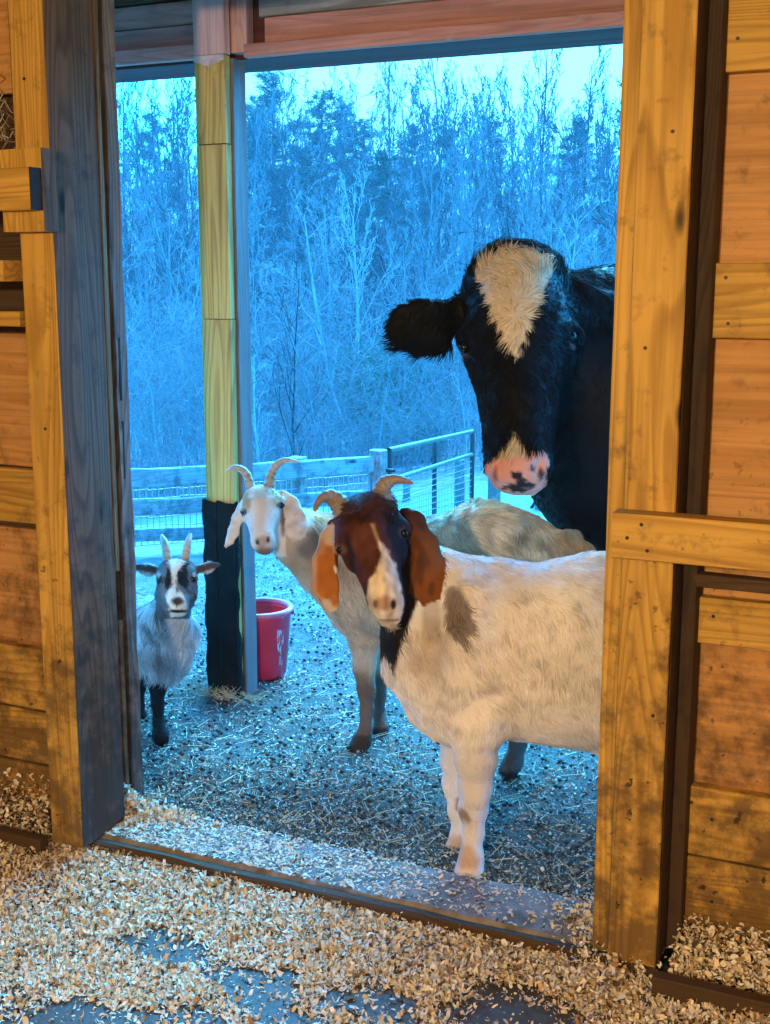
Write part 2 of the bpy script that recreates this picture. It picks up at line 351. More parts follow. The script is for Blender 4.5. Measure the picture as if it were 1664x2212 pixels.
board('panel', -4.6, -2.42, 2.83, 2.85, 2.10, 2.62, M['ply'], wl, axis=0)
# a tangle of old wire in the dark gap above the blocks
ws = []
for i in range(26):
    p = np.array([-2.40 + random.uniform(-.1, .05), 2.78 + random.uniform(-.03, .03), 1.9 + random.random() * .22])
    for k in range(5):
        q = p + np.array([random.uniform(-.03, .03), random.uniform(-.01, .01), random.uniform(-.035, .035)])
        ws.append([*p, .0016, *q, .0016]); p = q
V, Q_ = tubes(ws, 4); put(mesh_obj('wire_tangle', V, Q_, simple('galvanised wire', (.45, .43, .40), .4, .6)), wl)
# nail and cobweb bits
# ------------------------------------------------------------------ threshold board
sl = thing('door_sill', 'worn wooden threshold beam dusted with shavings, lying across the doorway', 'threshold', (-1.4, 2.85, 0))
sm = simple('worn sill wood', (.21, .20, .20), .7, nscale=14, namt=.55, bmp=.4)
board('beam', -2.26, -.55, 2.735, 2.958, -.08, .0, sm, sl, wob=.003, bev=.012)
tag(board('front_edge', -2.27, -.53, 2.700, 2.7325, -.08, -.003, M['dark_h'], sl, wob=.003, bev=.008), 'dark worn inner edge')

# header over the doorway and outside wall above: keeps daylight out of the stall
hd = thing('door_header', 'board lintel over the stall doorway above the picture', 'lintel', (-1.4, 2.9, 2.3))
board('lintel', -2.26, -.53, 2.75, 2.95, 2.42, 2.62, M['pine_h'], hd)
ow = thing('outer_wall', 'outside siding of the barn on both sides of the doorway', 'wall', (-1.4, 2.97, 0))
board('siding', -4.7, -2.265, 2.94, 2.975, -.1, 3.0, M['red_v'], ow, axis=0)
board('siding', -.645, 2.7, 2.94, 2.975, -.1, 3.0, M['red_v'], ow, axis=0)
board('siding', -2.262, -.65, 2.96, 2.99, 2.45, 3.0, M['red_v'], ow, axis=0)

# ================================================================== porch outside the door
ph = thing('porch_beam', 'red painted beam crossing the top above the post and yard', 'beam', (-1.6, 4.1, 2.4))
board('trim', -4.6, -2.542, 3.985, 4.02, 2.375, 2.425, M['red_h'], ph)
board('trim', -2.365, 2.6, 3.985, 4.02, 2.365, 2.410, M['red_h'], ph)
board('board', -4.6, -2.542, 4.022, 4.045, 2.427, 2.50, M['red_h'], ph)
board('board', -4.6, -2.542, 4.03, 4.06, 2.503, 2.585, M['red_h'], ph)
tag(board('board', -2.30, 2.6, 4.024, 4.05, 2.413, 2.50, M['red_h'], ph), 'red beam face')
tag(board('board', -2.325, 2.6, 4.03, 4.06, 2.503, 2.75, M['grey_h'], ph), 'greyish worn paint board above the trim')
board('beam', -4.6, 2.6, 4.063, 4.33, 2.372, 2.62, M['beam'], ph, axis=0)
board('bracket', -2.43, -2.36, 4.0, 4.05, 2.385, 2.62, M['red_v'], ph, axis=2)
tag(board('board', -4.6, -2.542, 4.0, 4.03, 2.59, 2.75, M['dark_h'], ph), 'dark gap board')
rf = thing('porch_roof', 'low board roof sheltering the yard just outside the door', 'roof', (-1.6, 3.7, 2.8))
board('deck', -4.9, 2.9, 2.93, 4.75, 2.80, 2.84, M['roof'], rf, axis=0)
for x in np.arange(-4.6, 2.7, .9): board('rafter', x, x + .05, 3.0, 4.7, 2.752, 2.798, M['roof'], rf)

pp = thing('porch_post', 'tall yellow timber porch post with red painted top and black rubber wrapped foot', 'post', (-2.47, 4.0, 0))
for z0, z1 in ((-.05, 1.448), (1.451, 2.068), (2.072, 2.372)): board('timber', -2.546, -2.422, 3.945, 3.985, z0, z1, M['post'], pp, axis=2, wob=.0008)
board('core', -2.54, -2.43, 3.952, 3.986, .1, 2.3, M['dark_v'], pp)
tag(board('painted_top', -2.546, -2.418, 3.943, 3.983, 2.376, 2.80, M['red_v'], pp, wob=.001), 'red painted top end with ragged paint edge')
tag(board('side_board', -2.545, -2.412, 3.988, 4.075, -.05, 2.366, wood('post side board', 2, (.19, .185, .185), (.145, .14, .14), dirt=.3, dirtcol=(.2, .2, .2), zdirt=False, knots=False), pp, wob=.001), 'whitish board along the side')
def mat_mat():
    m, t, b = new_mat('ribbed black rubber'); b.inputs['Specular IOR Level'].default_value = .1; v = coords(t, (1, 1, 1), 'Object', False)
    w = t.nodes.new('ShaderNodeTexWave'); w.wave_type = 'BANDS'; w.bands_direction = 'DIAGONAL'; w.inputs['Scale'].default_value = 34
    w.inputs['Distortion'].default_value = 1.5; t.links.new(v, w.inputs['Vector'])
    vo = t.nodes.new('ShaderNodeTexVoronoi'); vo.inputs['Scale'].default_value = 120; t.links.new(v, vo.inputs['Vector'])
    n = noise(t, v, 12, 6, .7); c = ramp(t, n, [(.35, (.0015, .0016, .0016)), (.64, (.006, .006, .006)), (.82, (.06, .06, .05))])
    t.links.new(c, b.inputs['Base Color']); b.inputs['Roughness'].default_value = .55
    h = mix(t, .5, w.outputs['Fac'], vo.outputs['Distance']); bump(t, b, h, .45, .006); return m
# rubber wrap: sheet with wavy side edge, folded round the front and side of the post
V = []; nz = 60; prof = [(-2.553, 3.99), (-2.553, 3.936), (-2.52, 3.933), (-2.495, 3.9325), (-2.49, 3.936), (-2.485, 3.9325), (-2.45, 3.933), (-2.416, 3.934), (-2.411, 3.945), (-2.4105, 3.952)]
for i in range(nz + 1):
    z = -.02 + .79 * i / nz
    for j, (x, y) in enumerate(prof):
        k = .004 * math.sin(z * 31 + j) + random.uniform(-.0015, .0015); ext = (.008 * math.sin(z * 13) + .006 * math.sin(z * 37)) if j == len(prof) - 1 else 0
        V.append((x + (k if j < 2 else 0), y + ext + (-.002 * abs(math.sin(z * 50)) if 1 < j < 8 else 0), z + .006 * math.sin(j * 1.7) * (i == nz)))
np_ = len(prof); Fq = [(i * np_ + j, i * np_ + j + 1, i * np_ + np_ + j + 1, i * np_ + np_ + j) for i in range(nz) for j in range(np_ - 1)]
rb = mesh_obj('rubber_wrap', V, Fq, mat_mat(), None, False); md = rb.modifiers.new('thick', 'SOLIDIFY'); md.thickness = -.003; put(rb, pp)
tag(rb, 'black ribbed rubber sheet stapled round the post foot')
# paint drip at the top of the timber: pale ragged blob
V, Fc = [], []
for i in range(14):
    a = i / 13; V += [(-2.546 + .124 * a, 3.9425, 2.374), (-2.546 + .124 * a, 3.9425, 2.352 - .012 * math.sin(a * 3.1) - .007 * random.random() + .016 * abs(a - .5))]
Fc = [(2 * i, 2 * i + 1, 2 * i + 3, 2 * i + 2) for i in range(13)]
put(mesh_obj('paint_edge', V, Fc, simple('pale pink paint', (.62, .47, .45), .5, nscale=40)), pp)

# ================================================================== wood shavings on the floor, sill and yard
def chips(name, pos, size, mat_cols, curl=1.0, tilt=.6, aspect=(.25, .6), seed=1, lift=0.0):
    r = np.random.default_rng(seed); n = len(pos); L_ = size * np.minimum(np.exp(r.normal(0, .5, n)), 2.0); Wd = L_ * r.uniform(aspect[0], aspect[1], n)
    az = r.uniform(0, 2 * math.pi, n); ti = r.normal(0, tilt, n); ro = r.normal(0, tilt, n); cu = r.normal(0, 1.3, n) * curl
    s = np.array([-.5, -.17, .17, .5]); q = []
    for k, a in enumerate(s):
        zc = cu * L_ * (a * a) * .9; wk = Wd * (1 - .8 * abs(a) ** 2 * 1.6)
        q.append(np.stack([L_ * a, -wk / 2, zc], 1)); q.append(np.stack([L_ * a, wk / 2, zc + Wd * .2 * r.normal(0, 1, n)], 1))
    V = np.stack(q, 1)                                   # n,8,3
    def rot(V, a, i, j):
        c, s_ = np.cos(a)[:, None], np.sin(a)[:, None]; x, y = V[..., i].copy(), V[..., j].copy(); V[..., i] = c * x - s_ * y; V[..., j] = s_ * x + c * y
    rot(V, ti, 0, 2); rot(V, ro, 1, 2); rot(V, az, 0, 1)
    V = V + pos[:, None, :]; V[..., 2] += lift
    b = (np.arange(n) * 8)[:, None, None]; f = np.array([[0, 1, 3, 2], [2, 3, 5, 4], [4, 5, 7, 6]])[None]; Fq = (b + f).reshape(-1, 4)
    o = mesh_obj(name, V.reshape(-1, 3), Fq, None); c = np.array([mc[:3] for mc in mat_cols]); w = np.array([mc[3] for mc in mat_cols]); w = w / w.sum()
    pick = r.choice(len(c), n, p=w); colr = np.clip(c[pick] * r.uniform(.75, 1.15, (n, 1)), 0, 1)
    at_ = o.data.color_attributes.new('Col', 'FLOAT_COLOR', 'POINT'); at_.data.foreach_set('color', np.concatenate([np.repeat(colr, 8, 0), np.ones((n * 8, 1))], 1).astype(np.float32).ravel())
    return o
def chip_mat(name, rough=.6, trans=.0):
    m, t, b = new_mat(name); a = t.nodes.new('ShaderNodeAttribute'); a.attribute_name = 'Col'
    t.links.new(a.outputs['Color'], b.inputs['Base Color']); b.inputs['Roughness'].default_value = rough; b.inputs['Specular IOR Level'].default_value = .15; return m
CM = chip_mat('wood shaving')
r = np.random.default_rng(5)
def sstep_(x, a, b): t = np.clip((x - a) / (b - a), 0, 1); return t * t * (3 - 2 * t)
def bare(x, y):     # 0..1 cover of shavings on the stall floor: heaped along the walls, thin in trodden patches
    P = np.stack([x, y, x * 0], -1); n = vnoise(P, 3.2, 11) * .6 + vnoise(P, 8, 12) * .4
    near = np.clip((y - 1.9) / .6, 0, 1); side = np.clip((x + .75) / .4, 0, 1) + np.clip((-1.95 - x) / .4, 0, 1)
    hole = 1.0
    for a, b_, w_ in ((375, 2017, .10), (530, 2091, .12), (207, 2177, .16), (802, 2132, .12), (1017, 2149, .10), (1112, 2128, .12), (640, 2200, .12), (430, 2190, .10)):
        q = aty(a, b_, 1.0) - C0; q = C0 + q * (-CAMH / q[2]); hole = hole * (1 - .9 * sstep_(np.exp(-(((x - q[0]) / (w_ * 1.5)) ** 2 + ((y - q[1]) / (w_ * .8)) ** 2)) + (vnoise(P, 14, 15) - .5) * .8, .30, .70))
    return np.clip((n - .50 + .40 * near + .35 * side) * 4 + .30, 0.15, 1) * hole
n = 290000; x = r.uniform(-3.1, .6, n); y = r.uniform(1.15, 2.71, n)
keep = r.random(n) < bare(x, y); x, y = x[keep], y[keep]
heap = np.clip((y - 2.35) / .35, 0, 1) * .022 + np.clip((np.clip(x + .6, 0, 1) * 3), 0, 1) * .02 + np.clip((-2.1 - x) * 3, 0, 1) * .02
z = r.random(len(x)) * (.006 + heap) - .043
cols = [(.80, .70, .52, 5), (.86, .79, .66, 4), (.66, .44, .20, 1.6), (.92, .90, .85, 5), (.08, .055, .04, 1.0), (.36, .22, .11, 1.2)]
sh = chips('wood_shavings', np.stack([x, y, z], 1), .0112, cols, 1.2, .36, (.16, .62), 21); sh.data.materials.append(CM)
tag(sh, 'pale curled wood shavings strewn over the stall floor', 'wood shavings', kind='stuff')
# fine dust and crumbs between the curls
n = 90000; x2 = r.uniform(-3.1, .6, n); y2 = r.uniform(1.15, 2.71, n); k = r.random(n) < np.clip(bare(x2, y2) + .05, 0, 1); x2, y2 = x2[k], y2[k]
o = chips('wood_shavings', np.stack([x2, y2, r.random(len(x2)) * .006 - .044], 1), .0042, cols, .3, .3, (.3, .9), 25); o.data.materials.append(CM)
tag(o, 'fine dust and crumbs of shavings over the dark floor', 'wood shavings', kind='stuff')
# fluffy heap against the sill, the left jamb and by the right post, plus behind the base board at right
def clump(cx, cy, sx, sy, hz, n, z0=-.045):
    x = cx + r.normal(0, sx, n); y = cy + r.normal(0, sy, n); e = np.exp(-((x - cx) / sx) ** 2 / 2 - ((y - cy) / sy) ** 2 / 2)
    return np.stack([x, y, z0 + .004 + r.random(n) * hz * e], 1)
hp = [clump(-2.20, 2.90, .05, .04, .085, 2600, .0), clump(-2.10, 2.93, .10, .025, .015, 700, .0), clump(-.64, 2.80, .06, .10, .03, 900, .0), clump(-.70, 2.86, .06, .06, .015, 500, .0)]
m_ = np.stack([r.uniform(-.5, .6, 16000), r.uniform(2.665, 2.84, 16000), np.zeros(16000)], 1); m_[:, 2] = -.03 + r.random(16000) * (.02 + .10 * np.clip((m_[:, 1] - 2.66) / .18, 0, 1)); hp.append(m_)
m_ = np.stack([r.uniform(-3.4, -2.27, 5000), r.uniform(2.6, 2.84, 5000), np.zeros(5000)], 1); m_[:, 2] = -.03 + r.random(5000) * (.02 + .12 * np.clip((m_[:, 1] - 2.66) / .18, 0, 1)); hp.append(m_)
m_ = np.stack([r.uniform(-2.2, -.5, 5000), 2.70 - np.abs(r.normal(0, .05, 5000)), r.random(5000) * .020 - .042], 1); hp.append(m_)
hp = np.concatenate(hp); hp = hp[~((hp[:, 1] > 2.69) & (hp[:, 1] < 2.742) & (hp[:, 2] < .0))]
o = chips('wood_shavings', hp, .0105, cols, 1.3, .9, (.2, .7), 22); o.data.materials.append(CM); tag(o, 'heaped shavings piled against the sill, jambs and wall boards', 'wood shavings', kind='stuff')
x = r.uniform(-2.2, -.66, 8000); y = r.uniform(2.745, 2.955, 8000); k = r.random(8000) < np.clip(1.15 - (x + 2.2) / 1.4, .16, 1)
o = chips('wood_shavings', np.stack([x, y, x * 0 + .004], 1)[k], .0085, [(.85, .78, .66, 5), (.7, .55, .35, 2), (.08, .06, .05, 1)], .4, .2, (.25, .6), 23); o.data.materials.append(CM)
tag(o, 'small flakes of shavings scattered on top of the wooden sill', 'wood shavings', kind='stuff')
# yard: trodden chips, dung pellets and straw
n = 240000; x = r.uniform(-3.6, -.1, n); y = 2.965 + (r.random(n) ** 1.25) * 4.2
k = r.random(n) < np.clip(.35 + .9 * np.exp(-(y - 3.0) / .35) + vnoise(np.stack([x, y, x * 0], -1), 3, 8) * .9 - .35 + (vnoise(np.stack([x, y, x * 0], -1), 11, 9) - .5) * .6, .10, 1); x, y = x[k], y[k]
base = gz(x, y) + np.interp(y, [2.95, 3.25], [0, 1]) * 0
P3 = np.stack([x, y, x * 0], -1); fz = np.clip((y - 2.95) / .3, 0, 1) * ((vnoise(P3, 2.2, 3) - .5) * .035 + (vnoise(P3, 7, 4) - .5) * .02 + (vnoise(P3, 19, 5) - .5) * .012)
o = chips('yard_litter', np.stack([x, y, base + fz - .010 + r.random(len(x)) * .006], 1), .0064, [(.46, .52, .45, 4), (.29, .33, .285, 6), (.12, .135, .115, 5), (.035, .04, .035, 3.5), (.74, .78, .72, 1.8)], .6, .5, (.25, .8), 24); o.data.materials.append(CM)
tag(o, 'chips and droppings trodden into the yard outside the door', 'litter', kind='stuff')
# straw stalks
n = 2600; x = r.uniform(-3.4, -.2, n); y = 3.02 + r.random(n) ** 1.3 * 3.6; a = r.uniform(0, math.pi, n); Ls = r.uniform(.02, .085, n); P3 = np.stack([x, y, x * 0], -1)
z = gz(x, y) + np.clip((y - 2.95) / .3, 0, 1) * ((vnoise(P3, 2.2, 3) - .5) * .035 + (vnoise(P3, 7, 4) - .5) * .02) - .002
sg = np.stack([x, y, z, Ls * 0 + .0012, x + np.cos(a) * Ls, y + np.sin(a) * Ls, z + r.normal(0, .006, n), Ls * 0 + .0010], 1)
for _ in range(150):     # a tuft of hay at the foot of the post
    q = np.array([-2.47 + random.gauss(0, .09), 3.92 + random.gauss(0, .025), .006]); a = random.uniform(0, 6.28); l = random.uniform(.03, .10)
    sg = np.vstack([sg, [*q, .0011, q[0] + math.cos(a) * l, q[1] - abs(math.sin(a)) * l * .4, q[2] + random.uniform(0, .05), .0009]])
V, Q_ = tubes(sg, 3); tag(mesh_obj('straw', V, Q_, simple('dry straw', (.62, .55, .36), .6, nscale=9)), 'loose straw stalks lying on the yard', 'straw', kind='stuff')
# dung pellets
n = 1700; x = r.uniform(-3.2, -.3, n); y = 3.1 + r.random(n) ** 1.3 * 3.0; P3 = np.stack([x, y, x * 0], -1)
z = gz(x, y) + np.clip((y - 2.95) / .3, 0, 1) * ((vnoise(P3, 2.2, 3) - .5) * .035 + (vnoise(P3, 7, 4) - .5) * .02) + .004
oc = np.array([(1, 0, 0), (-1, 0, 0), (0, 1, 0), (0, -1, 0), (0, 0, 1), (0, 0, -1)], float); of = np.array([(0, 2, 4), (2, 1, 4), (1, 3, 4), (3, 0, 4), (2, 0, 5), (1, 2, 5), (3, 1, 5), (0, 3, 5)])
rad = r.uniform(.005, .011, n); V = (np.stack([x, y, z], 1)[:, None] + oc[None] * rad[:, None, None] * np.array([1, 1.2, .8])).reshape(-1, 3); Fq = (np.arange(n)[:, None, None] * 6 + of[None]).reshape(-1, 3)
tag(mesh_obj('droppings', V, Fq, simple('dark droppings', (.025, .02, .016), .7), smooth=True), 'dark animal droppings dotted over the yard', 'droppings', kind='stuff')

NAIL = simple('rusty nail head', (.05, .035, .03), .5, .6)
def nails(par, pts):
    for (x_, y_, z_) in pts:
        V = [(.0042 * math.cos(a), -.0012, .0042 * math.sin(a)) for a in np.linspace(0, 2 * math.pi, 9)[:-1]] + [(.0042 * math.cos(a), .002, .0042 * math.sin(a)) for a in np.linspace(0, 2 * math.pi, 9)[:-1]]
        o = mesh_obj('nail', V, [tuple(range(8))] + [(i, 8 + i, 8 + (i + 1) % 8, (i + 1) % 8) for i in range(8)], NAIL, None, False, (x_, y_, z_)); put(o, par)
nails(wr, [(-.59, 2.639, 1.072), (-.575, 2.639, 1.015), (-.62, 2.639, 1.04), (-.56, 2.699, .62), (-.61, 2.699, 1.45), (-.57, 2.699, 1.9), (-.47, 2.841, 1.60), (-.46, 2.841, 1.50), (-.44, 2.845, .33), (-.43, 2.845, .12), (-.46, 2.841, .83), (-.47, 2.841, 2.1)])
nails(wl, [(-2.21, 2.644, 1.2), (-2.20, 2.644, .55), (-2.22, 2.644, 2.1), (-2.42, 2.831, .42), (-2.40, 2.831, .22), (-2.41, 2.839, .98)])
# ================================================================== animals: one smooth skin each, grown from a distance field
import openvdb
class Skin:
    def __init__(s): s.p = []
    def cone(s, a, b, k=.03, sq=None, op='U'):
        """a, b: (point, radius in metres); sq: (axis, factor) flattens across axis"""
        s.p.append(('c', np.asarray(a[0], float), float(a[1]), np.asarray(b[0], float), float(b[1]), k, sq, op)); return s
    def chain(s, nodes, k=.03, sq=None, op='U'):
        for a, b in zip(nodes[:-1], nodes[1:]): s.cone(a, b, k, sq, op)
        return s
    def ell(s, c, ax, rad, k=.03, op='U'):
        s.p.append(('e', np.asarray(c, float), np.asarray(ax, float), np.asarray(rad, float), None, k, None, op)); return s
    def build(s, name, h, mat, parent, nz=(0, 0), smooth_it=0):
        lo = np.array([1e9] * 3); hi = -lo
        for q in s.p:
            if q[7] == 'S': continue
            if q[0] == 'c': R_ = max(q[2], q[4]); A = np.minimum(q[1], q[3]) - R_; B = np.maximum(q[1], q[3]) + R_
            else: R_ = q[3].max(); A = q[1] - R_; B = q[1] + R_
            lo = np.minimum(lo, A); hi = np.maximum(hi, B)
        lo -= 4 * h; hi += 4 * h; n = np.ceil((hi - lo) / h).astype(int) + 1; D = np.full(n, 1.0, np.float32)
        ax_ = [lo[i] + h * np.arange(n[i]) for i in range(3)]
        for q in s.p:
            k = q[5]; m = k + 3 * h + .01
            if q[0] == 'c': R_ = max(q[2], q[4]) + m; A = np.minimum(q[1], q[3]) - R_; B = np.maximum(q[1], q[3]) + R_
            else: R_ = q[3].max() + m; A = q[1] - R_; B = q[1] + R_
            i0 = np.clip(((A - lo) / h).astype(int), 0, n); i1 = np.clip(((B - lo) / h).astype(int) + 2, 0, n)
            if (i1 <= i0).any(): continue
            X_, Y_, Z_ = np.meshgrid(*[ax_[i][i0[i]:i1[i]] for i in range(3)], indexing='ij'); P = np.stack([X_, Y_, Z_], -1)
            if q[0] == 'c':
                pa = P - q[1]; ba = q[3] - q[1]; f = 1
                if q[6] is not None:
                    a_, fct = q[6]; a_ = np.asarray(a_, float); a_ = a_ / np.linalg.norm(a_); g = 1 / fct - 1
                    pa = pa + (pa @ a_)[..., None] * a_ * g; ba = ba + (ba @ a_) * a_ * g; f = (fct + 1) / 2
                t = np.clip((pa @ ba) / max(ba @ ba, 1e-9), 0, 1); d = (np.linalg.norm(pa - t[..., None] * ba, axis=-1) - (q[2] + (q[4] - q[2]) * t)) * f
            else:
                l = (P - q[1]) @ q[2].T; k0 = np.linalg.norm(l / q[3], axis=-1); k1 = np.linalg.norm(l / q[3] ** 2, axis=-1); d = k0 * (k0 - 1) / np.maximum(k1, 1e-6)
            sl_ = tuple(slice(i0[i], i1[i]) for i in range(3)); cur = D[sl_]
            if q[7] == 'U':
                e = np.clip(k - np.abs(cur - d), 0, None) / k; D[sl_] = np.minimum(cur, d) - e * e * k * .25
            else:
                e = np.clip(k - np.abs(cur + d), 0, None) / k; D[sl_] = np.maximum(cur, -d) + e * e * k * .25
        if nz[0]:
            X_, Y_, Z_ = np.meshgrid(*ax_, indexing='ij'); w = np.abs(D) < 4 * h; P = np.stack([X_[w], Y_[w], Z_[w]], -1)
            D[w] += (vnoise(P, nz[1], 1) - .5) * nz[0] + (vnoise(P, nz[1] * 2.7, 2) - .5) * nz[0] * .5
        g = openvdb.FloatGrid(1.0); g.copyFromArray(D); g.transform = openvdb.createLinearTransform(voxelSize=h)
        V, Q_ = g.convertToQuads(0.0); V = np.asarray(V, float) + lo; Q_ = np.asarray(Q_)[:, ::-1]
        Vq = V[Q_]; nr = np.cross(Vq[:, 2] - Vq[:, 0], Vq[:, 3] - Vq[:, 1])
        if ((Vq.mean(1) - V.mean(0)) * nr).sum() < 0: Q_ = Q_[:, ::-1]
        # keep the largest connected piece only
        par = np.arange(len(V))
        for _ in range(400):
            mn = par[Q_].min(1); new = par.copy(); np.minimum.at(new, Q_.ravel(), np.repeat(mn, 4)); new = new[new]
            if (new == par).all(): break
            par = new
        ids, cnt = np.unique(par, return_counts=True); main = ids[cnt.argmax()]; keepq = par[Q_[:, 0]] == main; Q_ = Q_[keepq]
        us, inv = np.unique(Q_, return_inverse=True); V = V[us]; Q_ = inv.reshape(-1, 4)
        o = mesh_obj(name, V - np.array(parent.location), Q_, mat, parent, True); s.V, s.Q = V, Q_; return o
def N_(px, py, d, r): return (at(px, py, d), r * d / F)
def NY(px, py, y, r):
    p = aty(px, py, y); return (p, r * depth(p) / F)
def frame(px, py, d):
    n = ray(px, py); n = n / np.linalg.norm(n); r = RT - n * (RT @ n); r /= np.linalg.norm(r); u = np.cross(r, n); return np.array([r, u, n])   # right, up, away
class Loc:      # flat measuring frame fixed on the animal's front (orthographic)
    def __init__(s, px, py, d): s.o = at(px, py, d); s.f = frame(px, py, d); s.k = F / d / np.linalg.norm(ray(px, py)) ; s.c = (px, py)
    def uv(s, P): q = P - s.o; return s.c[0] + (q @ s.f[0]) * s.k, s.c[1] - (q @ s.f[1]) * s.k, q @ s.f[2]
def ell_px(sk, px, py, d, rx, ry, rz, k=.03, rot=0, op='U', tilt=0, yaw=0):
    f = frame(px, py, d); c, s_ = math.cos(rot), math.sin(rot); r_, u_, n_ = f; A = r_ * c + u_ * s_; B = -r_ * s_ + u_ * c
    c, s_ = math.cos(tilt), math.sin(tilt); B, Cn = B * c + n_ * s_, -B * s_ + n_ * c
    c, s_ = math.cos(yaw), math.sin(yaw); A, Cn = A * c + Cn * s_, -A * s_ + Cn * c
    sk.ell(at(px, py, d), [A, B, Cn], np.array([rx, ry, rz]) * d / F, k, op)
def poly_sd(u, v, pts):
    pts = np.asarray(pts, float); d = np.full(u.shape, 1e9); ins = np.zeros(u.shape, bool); n = len(pts)
    for i in range(n):
        a, b = pts[i], pts[(i + 1) % n]; e = b - a; w0, w1 = u - a[0], v - a[1]; t = np.clip((w0 * e[0] + w1 * e[1]) / (e @ e), 0, 1)
        d = np.minimum(d, (w0 - e[0] * t) ** 2 + (w1 - e[1] * t) ** 2); c = (a[1] > v) != (b[1] > v)
        with np.errstate(divide='ignore', invalid='ignore'): ins ^= c & (u < (b[0] - a[0]) * (v - a[1]) / (b[1] - a[1] if b[1] != a[1] else 1e-9) + a[0])
    d = np.sqrt(d); return np.where(ins, -d, d)
def sstep(x, a, b): t = np.clip((x - a) / (b - a), 0, 1); return t * t * (3 - 2 * t)
def lerp(c, col, w): return c * (1 - w[:, None]) + np.asarray(col, float) * w[:, None]
def patch(c, col, u, v, P, pts, soft=4, jit=8, sc=60, amt=1.0):
    sd = poly_sd(u, v, pts) + (vnoise(P, sc, 4) - .5) * jit * 2; return lerp(c, col, amt * (1 - sstep(sd, -soft, soft)))
def spot(c, col, u, v, P, cx, cy, rx, ry, soft=.25, jit=.3, sc=60, amt=1.0):
    q = np.sqrt(((u - cx) / rx) ** 2 + ((v - cy) / ry) ** 2) + (vnoise(P, sc, 7) - .5) * jit * 2; return lerp(c, col, amt * (1 - sstep(q, 1 - soft, 1 + soft)))
def colour(o, sk, fn):
    c = fn(sk.V); a = o.data.color_attributes.new('Col', 'FLOAT_COLOR', 'POINT')
    a.data.foreach_set('color', np.concatenate([np.clip(c, 0, 1), np.ones((len(c), 1))], 1).astype(np.float32).ravel())
def hair_mat(name, rough=.5):
    m, t, b = new_mat(name); a = t.nodes.new('ShaderNodeAttribute'); a.attribute_name = 'Col'; t.links.new(a.outputs['Color'], b.inputs['Base Color'])
    b.inputs['Roughness'].default_value = rough; b.inputs['Specular IOR Level'].default_value = .25; return m
SKIN = chip_mat('coat skin', .75); HAIR = hair_mat('coat hair', .6)
def fur(name, sk, parent, n, length, rad, fn_col, fn_dir, seed=1, mask=None, lift=.22, clump=.35, mat=None, var=.22, lenfn=None, npt=4):
    r = np.random.default_rng(seed); Vq = sk.V[sk.Q]; nr = np.cross(Vq[:, 2] - Vq[:, 0], Vq[:, 3] - Vq[:, 1]); ar = np.linalg.norm(nr, axis=1); nn = nr / np.maximum(ar[:, None], 1e-12)
    w = ar.copy()
    if mask is not None: w = w * mask(Vq.mean(1), nn)
    i = r.choice(len(w), n, p=w / w.sum()); a, b = r.random((n, 1)), r.random((n, 1)); q = Vq[i]; P = q[:, 0] * (1 - a) * (1 - b) + q[:, 1] * a * (1 - b) + q[:, 2] * a * b + q[:, 3] * (1 - a) * b; Nn = nn[i]
    d = fn_dir(P, Nn); cl = np.stack([vnoise(P, 34, 20 + j) - .5 for j in range(3)], 1) * 2 * clump + np.stack([vnoise(P, 9, 30 + j) - .5 for j in range(3)], 1) * 2 * clump; d = d + cl + r.normal(0, .10, (n, 3))
    d = d - Nn * (d * Nn).sum(1, keepdims=True); d /= np.maximum(np.linalg.norm(d, axis=1, keepdims=True), 1e-6)
    ln = length * r.uniform(.6, 1.25, n) * (lenfn(P) if lenfn is not None else 1); lf = lift * r.uniform(.5, 1.5, (n, 1)); ln = ln[:, None]
    ss = np.linspace(0, 1, npt); pts = np.stack([P - Nn * .001 + d * ln * s_ + Nn * ln * (lf * s_ * (1.35 - s_)) + (cl * ln * .5) * s_ * s_ for s_ in ss], 1)
    c = fn_col(P) * r.uniform(1 - var, 1 + var, (n, 1)) * (.8 + .4 * vnoise(P, 45, 9)[:, None])
    pts = pts - np.array(parent.location)
    hc = bpy.data.hair_curves.new(name); hc.add_curves([npt] * n); hc.attributes['position'].data.foreach_set('vector', pts.astype(np.float32).ravel())
    ra = hc.attributes.get('radius') or hc.attributes.new('radius', 'FLOAT', 'POINT'); prof = np.interp(ss, [0, .5, 1], [1, .85, .15]); ra.data.foreach_set('value', (rad * prof[None] * r.uniform(.7, 1.3, (n, 1))).astype(np.float32).ravel())
    ca = hc.attributes.new('Col', 'FLOAT_COLOR', 'CURVE'); ca.data.foreach_set('color', np.concatenate([np.clip(c, 0, 1), np.ones((n, 1))], 1).astype(np.float32).ravel())
    hc.materials.append(mat or HAIR); o = bpy.data.objects.new(name, hc); COL.objects.link(o); o.parent = parent; return o
EYE = simple('dark wet eye', (.006, .005, .005), .22, spec=.35)
HOOF = simple('dark hoof', (.05, .045, .04), .5, nscale=30)
def ball(name, p, r_, mat, parent, n=16, sc=(1, 1, 1)):
    V = []; Fc = []
    for i in range(n + 1):
        for j in range(2 * n):
            a, b = math.pi * i / n, math.pi * j / n; V.append((r_ * sc[0] * math.sin(a) * math.cos(b), r_ * sc[1] * math.sin(a) * math.sin(b), r_ * sc[2] * math.cos(a)))
    for i in range(n):
        for j in range(2 * n): k = (j + 1) % (2 * n); Fc.append((i * 2 * n + j, i * 2 * n + 2 * n + j, i * 2 * n + 2 * n + k, i * 2 * n + k))
    o = mesh_obj(name, V, Fc, mat, None, True, tuple(p)); return put(o, parent)
